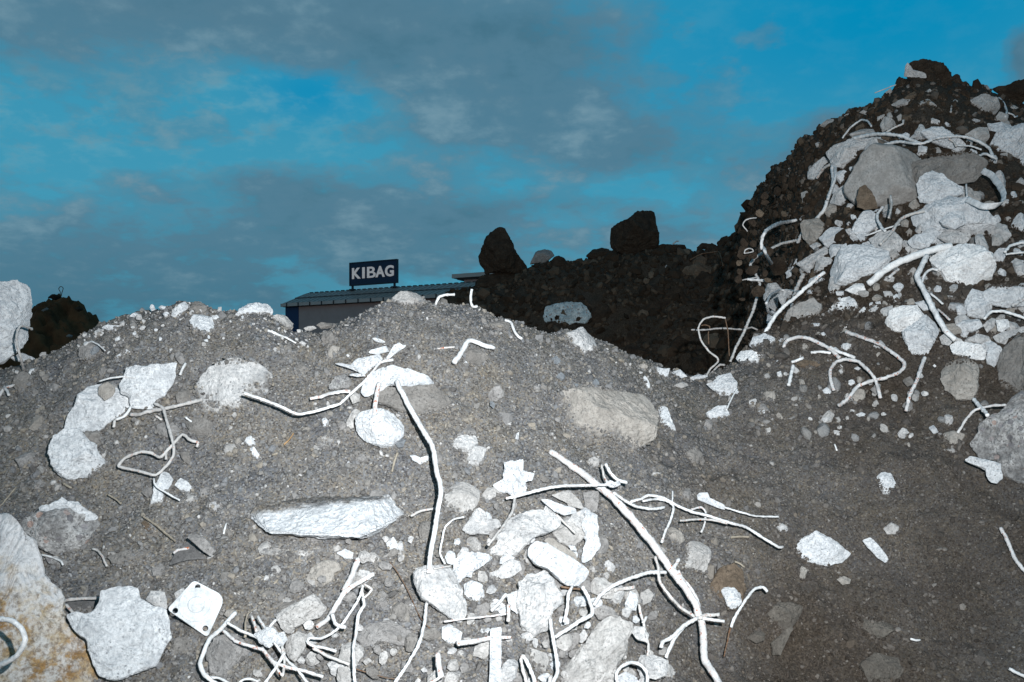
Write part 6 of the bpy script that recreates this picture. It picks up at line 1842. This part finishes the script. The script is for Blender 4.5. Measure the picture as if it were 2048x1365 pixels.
rod('bent bar at the foot of the looping wire', 'G:468,662 520,600 545,582 578,582', 15, 'duller', depth=[2.41, 2.45], lift=0)
rod('brown wire hook behind the looping wire', 'G:470,440 465,370 476,320 445,308 418,312', 9, 'rustbrown', 'wire', 'wire', depth=[2.8, 2.8], lift=0)
rod('smooth curved bar ending in a knobbed tip on the right soil', 'J:848,688 950,722 1060,764 1150,820 1215,870 1243,908 1205,960 1110,998 1030,1015 930,1052 890,1100 850,1150 795,1185', 27, 'rusty', lift=[.03, .035, .03, .03, .035, .03, .02], ribs=False)
rod('arch shaped bar standing on the right soil', 'J:766,1080 745,1020 744,945 780,892 850,874 930,890 1000,950 1042,1000 1062,1060 1082,1132', 25, 'rusty', lift=[.015, .035, .05, .05, .04, .02], ribs=False)
rod('thick crusted bar above the arch shaped bar', 'J:430,792 448,752 520,725 600,734 680,770 745,808 805,866', 28, 'rusty', lift=[.02, .04, .04, .035, .03], ribs=False)
rod('short cross bar under the thick crusted bar', 'J:612,826 680,820 745,830', 20, 'clean', lift=.03)
rod('bar running right from the knot of bars', 'J:740,790 820,830 910,862', 23, 'clean', lift=.04)
rod('little upright stub on the right soil', 'J:492,914 478,980 460,1047', 25, 'clean', lift=.02)
rod('rusty rod standing against the slope', 'J:1376,864 1330,1000 1280,1112 1254,1222', 27, 'rusty', lift=[.03, .045, .02], ribs=False)
rod('thickest straight bar under the pale boulders', 'J:1000,368 1090,286 1200,220 1330,170 1450,130 1556,108', 52, 'clean', lift=[.04, .06, .07, .08, .08], ribs=True)
rod('short bar under the thickest straight bar', 'J:1138,322 1170,290 1205,264', 22, 'rusty', lift=.05)
rod('thick bar bending down from the pale boulders', 'J:1392,178 1355,250 1328,312 1350,362 1390,440 1440,542 1490,632 1530,690 1584,738', 38, 'clean', lift=[.09, .085, .08, .075, .07, .07, .06], ribs=True)
rod('thin hooked bar beside the bending thick bar', 'J:1360,352 1372,310 1400,278 1430,266 1465,274', 18, 'clean', lift=.07)
rod('upper whisker right of the bending thick bar', 'J:1418,430 1460,462 1503,498', 15, 'clean', 'wire', 'wire', lift=.05)
rod('lower whisker right of the bending thick bar', 'J:1468,535 1510,570 1548,608', 15, 'rusty', 'wire', 'wire', lift=.05)
rod('crooked bar at the right edge above the pale row', 'J:1783,602 1805,570 1835,552 1900,550 1960,566 2080,606', 21, 'clean', lift=.05)
rod('bar stub entering from the right edge', 'J:1968,512 2010,488 2080,450', 26, 'rusty', lift=.05)
rod('upper bar entering at the right edge', 'J:2080,78 2000,96 1950,112 1918,152', 22, 'clean', lift=.06)
rod('lower bar entering at the right edge', 'J:2080,152 2000,158 1925,166', 15, 'clean', 'wire', 'wire', lift=.06)
rod('short stub above the conglomerate boulder', 'J:1708,1142 1752,1195 1805,1250', 28, 'clean', lift=[.03, .06, .09])
rod('rusty wire curving down from the conglomerate boulder', 'J:1600,1365 1655,1275 1720,1212 1820,1188 1925,1184', 19, 'rusty', lift=[.02, .05, .07, .09], ribs=False)
rod('bar leaning across the tan round stone', 'I:1080,1312 1160,1222 1195,1170 1232,1132 1300,1105 1375,1088', 23, 'duller', lift=.10)
rod('curved bar beside the leaning bar', 'I:1096,1060 1060,1108 1062,1150 1080,1190 1112,1222', 21, 'duller', lift=.10)
rod('thin bar under the leaning bar', 'I:983,1251 1100,1210 1212,1174', 13, 'duller', 'wire', 'wire', lift=.08)
rod('little stick on the largest smooth boulder', 'I:1150,984 1156,1050 1135,1132', 15, 'duller', 'stick', 'stick', lift=.22)
rod('slanting bar at the lower right edge', 'K:968,618 1000,680 1040,770 1095,840', 19, 'rusty', lift=.02)
rod('bar end at the lower right corner', 'K:1012,1300 1055,1322 1110,1345', 17, 'clean', lift=.015)

# ------------------------------------------------------------------ lumps packed between the larger pieces
def filler(n, region_poly, smin, smax, kind, group, tones, seed, lift=(0.0, .03), layer='f'):
    rng = np.random.default_rng(seed)
    poly = np.array(region_poly, float)
    placed = []
    tries = 0
    while len(placed) < n and tries < 6000:
        tries += 1
        u = rng.uniform(poly[:, 0].min(), poly[:, 0].max())
        v = rng.uniform(poly[:, 1].min(), poly[:, 1].max())
        ins = False
        for i in range(len(poly)):
            (x1, y1), (x2, y2) = poly[i], poly[i - 1]
            if (y1 > v) != (y2 > v) and u < (x2 - x1) * (v - y1) / (y2 - y1) + x1:
                ins = not ins
        if not ins:
            continue
        r = smin * (smax / smin) ** (rng.random() ** 1.6)
        if any((u - a) ** 2 + (v - b) ** 2 < (.75 * (r + c)) ** 2 for a, b, c in placed):
            continue
        placed.append((u, v, r))
        k = int(rng.integers(6, 10))
        a0, el, an = rng.uniform(0, 6.28), rng.uniform(.55, .95), rng.uniform(0, 3.14)
        o = []
        for i in range(k):
            a = a0 + i * 2 * math.pi / k + rng.uniform(-.25, .25)
            rr = r * rng.uniform(.75, 1.15)
            x, y = rr * math.cos(a), rr * math.sin(a) * el
            o.append('%.1f,%.1f' % (u + x * math.cos(an) - y * math.sin(an), v + x * math.sin(an) + y * math.cos(an)))
        tn = tones[int(rng.integers(len(tones)))]
        word = {'chalk': 'pale', 'pale': 'dusty', 'white': 'white', 'grey': 'grey', 'tan': 'tan', 'soil': 'earthy', 'bluestone': 'bluish', 'umber': 'brown', 'brown': 'dark'}[tn]
        size = 'large' if r > smin + .6 * (smax - smin) else 'small' if r < smin + .2 * (smax - smin) else 'middling'
        label = beside(u, v, r, size + ' ' + word + ' ' + kind[1])
        rock(label, 'P', ' '.join(o), tone=tn, name=kind[0], cat=kind[1], thick=rng.uniform(.5, .75),
             lift=rng.uniform(*lift), rough=rng.uniform(.9, 1.6), facets=int(rng.integers(5, 10)), layer=layer, p=rng.uniform(2.6, 4), side=int(rng.integers(1, 4)), group=group, fade=.12, k=.25, level=4)


filler(170, [(1535, 655), (1560, 570), (1640, 470), (1680, 330), (1760, 255), (1900, 245), (2060, 250), (2060, 720), (1930, 700), (1840, 650), (1760, 620), (1650, 640)],
       10, 44, ('lump', 'lump'), 'lumps packed in the right-hand rubble', ['chalk', 'pale', 'chalk', 'pale', 'grey', 'tan'], 21, lift=(-.005, .02))
filler(130, [(900, 1365), (880, 1130), (960, 1010), (1190, 1000), (1230, 1150), (1330, 1250), (1330, 1365)],
       9, 36, ('chunk', 'chunk'), 'lumps packed in the lower centre cluster', ['white', 'chalk', 'pale', 'pale', 'grey'], 22, lift=(0.0, .018))
filler(80, [(0, 720), (300, 640), (800, 620), (1050, 680), (1300, 780), (1480, 800), (1450, 1000), (900, 1000), (850, 1330), (380, 1330), (380, 1000), (0, 1000)],
       6, 26, ('stone_piece', 'stone'), 'half sunk stones in the front heap', ['grey', 'soil', 'soil', 'pale', 'grey', 'bluestone'], 23, lift=(.003, .011))
filler(22, [(150, 690), (230, 640), (330, 612), (420, 612), (560, 640), (420, 690), (250, 720)],
       4, 13, ('lump', 'lump'), 'white lumps on the left crest', ['white', 'chalk', 'pale'], 24, lift=(0.0, .006))
filler(60, [(470, 1365), (480, 1180), (620, 1060), (880, 1060), (900, 1365)],
       8, 34, ('cobble', 'cobble'), 'stones among the tangled bars', ['pale', 'grey', 'chalk', 'soil', 'grey'], 26, lift=(.0, .015))
filler(60, [(1480, 700), (1700, 660), (1900, 760), (1900, 900), (1500, 860)],
       5, 17, ('cobble', 'cobble'), 'small stones under the right-hand rubble', ['pale', 'grey', 'chalk', 'tan'], 25, lift=(-.003, .004))

filler(22, [(1762, 215), (1800, 150), (1850, 128), (1905, 150), (1935, 185), (1920, 270), (1770, 275)],
       12, 34, ('clod', 'clod'), 'clods at the peak of the right-hand slope', ['brown', 'brown', 'umber'], 31, lift=(.0, .03))
filler(56, [(1470, 490), (1500, 430), (1600, 290), (1700, 228), (1770, 195), (1775, 250), (1660, 360), (1600, 450), (1540, 600), (1480, 600)],
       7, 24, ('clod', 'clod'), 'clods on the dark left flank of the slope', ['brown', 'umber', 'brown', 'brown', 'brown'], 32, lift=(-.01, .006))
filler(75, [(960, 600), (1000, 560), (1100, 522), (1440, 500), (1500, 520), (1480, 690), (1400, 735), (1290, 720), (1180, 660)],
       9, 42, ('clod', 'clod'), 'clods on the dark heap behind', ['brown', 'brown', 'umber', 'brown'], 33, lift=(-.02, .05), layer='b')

# ------------------------------------------------------------------ gravel
_icos = ico(1)


def scatter(name, n, sel, smin, smed, smax, mat, seed, sink=.25, flatten=.75, tone_bias=0.0, dark=None):
    rng = np.random.default_rng(seed)
    # heap cells weighted by their area on the slope
    i0, j0 = np.nonzero(sel[:-1, :-1])
    a = np.stack([XG, YY, ZF], -1)
    A = np.linalg.norm(np.cross(a[i0 + 1, j0] - a[i0, j0], a[i0, j0 + 1] - a[i0, j0]), axis=1)
    wgt = A / A.sum()
    c = rng.choice(len(i0), n, p=wgt)
    s, t = rng.random(n)[:, None], rng.random(n)[:, None]
    P = a[i0[c], j0[c]] * (1 - s) * (1 - t) + a[i0[c] + 1, j0[c]] * s * (1 - t) + a[i0[c], j0[c] + 1] * (1 - s) * t + a[i0[c] + 1, j0[c] + 1] * s * t
    size = np.clip(smed * np.exp(rng.normal(0, .5, n)), smin, smax)
    v, f = ico(1)
    nv = len(v)
    V = v[None] * (1 + rng.uniform(-.28, .28, (n, nv, 1)))
    sc = np.stack([rng.uniform(.7, 1.3, n), rng.uniform(.7, 1.3, n), rng.uniform(.5, 1.0, n) * flatten + .1], 1) * size[:, None]
    V = V * sc[:, None, :]
    q = rng.normal(size=(n, 4))
    q /= np.linalg.norm(q, axis=1, keepdims=True)
    w, x, y, z = q.T
    R = np.stack([1 - 2 * (y * y + z * z), 2 * (x * y - z * w), 2 * (x * z + y * w), 2 * (x * y + z * w), 1 - 2 * (x * x + z * z), 2 * (y * z - x * w),
                  2 * (x * z - y * w), 2 * (y * z + x * w), 1 - 2 * (x * x + y * y)], 1).reshape(n, 3, 3)
    V = np.einsum('nij,nvj->nvi', R, V)
    P[:, 2] += size * sink * .5
    P[:, 1] -= size * sink * .5
    V = V + P[:, None, :]
    Fc = (f[None] + (np.arange(n) * nv)[:, None, None]).reshape(-1, 3)
    me = mesh_from_np(name, V.reshape(-1, 3), Fc, False)
    add_attr(me, 'tone', np.repeat(np.clip(rng.random(n) + tone_bias, 0, 1), nv))
    add_attr(me, 'dark', np.repeat(lut(DARK, P[:, 0], P[:, 1]) * 1.0, nv))
    return link_mesh(name, me, mat)


UU = np.broadcast_to(UG[:, None], XG.shape)
inview = (UU > -160) & (UU < 2420)
tag(scatter('gravel', 62000, inview & (YY > 1.2) & (YY < 2.5), .0012, .0023, .008, M['gravel'], 1), 'grey crushed gravel covering the front heap', kind='stuff')
tag(scatter('gravel', 450, inview & (YY > 1.2) & (YY < 2.45), .005, .008, .016, M['gravel'], 4, sink=-.4, flatten=.6), 'coarser grey gravel strewn on the front heap', kind='stuff')
tag(scatter('gravel', 10000, inview & (UU > 1480) & (YY > 2.3) & (YY < 4.4), .003, .0065, .02, M['gravel'], 2), 'brown and grey gravel on the right-hand slope', kind='stuff')
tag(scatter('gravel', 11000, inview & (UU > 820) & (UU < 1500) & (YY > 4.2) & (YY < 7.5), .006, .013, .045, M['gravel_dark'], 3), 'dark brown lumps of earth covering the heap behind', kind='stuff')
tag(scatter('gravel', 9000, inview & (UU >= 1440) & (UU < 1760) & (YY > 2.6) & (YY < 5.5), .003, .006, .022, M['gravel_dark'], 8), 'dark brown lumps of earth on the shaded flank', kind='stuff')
tag(scatter('crumbs', 170, (UU > 150) & (UU < 620) & (YY > 1.86) & (YY < 1.99), .0012, .0026, .007, M['gravel'], 6, sink=.8, tone_bias=1.0), 'white mortar crumbs along the left crest', kind='stuff')
tag(scatter('crumbs', 480, inview & (UU < 1400) & (YY > 1.3) & (YY < 3.2), .0014, .0026, .007, M['gravel'], 7, sink=.6, tone_bias=1.0), 'white mortar crumbs spilt over the whole heap', kind='stuff')


def grit():
    P = np.concatenate(GRIT)
    rng = np.random.default_rng(55)
    n = len(P)
    v, f = ico(1)
    V = v[None] * (1 + rng.uniform(-.3, .3, (n, len(v), 1)))
    V = V * (np.clip(.0018 * np.exp(rng.normal(0, .45, n)), .0008, .006)[:, None, None]) * rng.uniform(.7, 1.2, (n, 1, 3)) + P[:, None, :]
    me = mesh_from_np('grit', V.reshape(-1, 3), (f[None] + (np.arange(n) * len(v))[:, None, None]).reshape(-1, 3), False)
    add_attr(me, 'tone', np.repeat(np.clip(rng.random(n) * .97, 0, 1), len(v)))
    add_attr(me, 'dark', np.repeat(lut(DARK, P[:, 0], P[:, 1]), len(v)))
    tag(link_mesh('grit', me, M['gravel']), 'grit banked up against stones and lying on their ledges', kind='stuff')
    return n


grit()

# small separate stones strewn down the right-hand slope
def small_stones(n, seed):
    rng = np.random.default_rng(seed)
    protos = []
    v, f = ico(3)
    for k in range(6):
        off = rng.uniform(0, 50, 3)
        p = v * np.array([1, rng.uniform(.7, .95), rng.uniform(.55, .8)])
        for _ in range(4):
            d = rng.normal(size=3)
            d /= np.linalg.norm(d)
            o = rng.uniform(.5, .75)
            p = p - np.maximum(0, p @ d - o)[:, None] * d
        p = p * (1 + .12 * fbm(v * 1.8 + off, 2))[:, None]
        me = mesh_from_np('pebble', p, f, True)
        add_attr(me, 'bury', np.clip(.25 - p[:, 2] * .5, 0, .5))
        add_attr(me, 'dark', np.full(len(v), .4))
        protos.append(me)
    made = 0
    first = {}
    while made < n:
        u, y = rng.uniform(1500, 2060), rng.uniform(2.05, 3.35)
        X = (u - 1024) / F * y
        z = float(lut(ZF, np.array([X]), np.array([y]))[0])
        if z < .5:
            continue
        k = int(rng.integers(6))
        r = float(np.clip(.011 * math.exp(rng.normal(0, .45)), .005, .03)) * (.75 + .1 * (y - 2.0))
        if k not in first:
            o = link_mesh('pebble', protos[k], M['chalk' if k % 2 else 'pale'], None, (X, y, z + r * .25))
            first[k] = o
        else:
            o = first[k].copy()
            COL.objects.link(o)
            o.location = (X, y, z + r * .25)
        o.scale = (r, r, r)
        o.rotation_euler = tuple(rng.uniform(0, 6.28, 3))
        tag(o, beside((X / y) * F + 1024, VH - (z - ZC) / y * F, r / y * F, ('tiny' if r < .009 else 'small') + (' pale' if k % 2 else ' dusty') + ' pebble'), 'pebble', 'small stones strewn over the right-hand slope')
        made += 1


small_stones(90, 5)
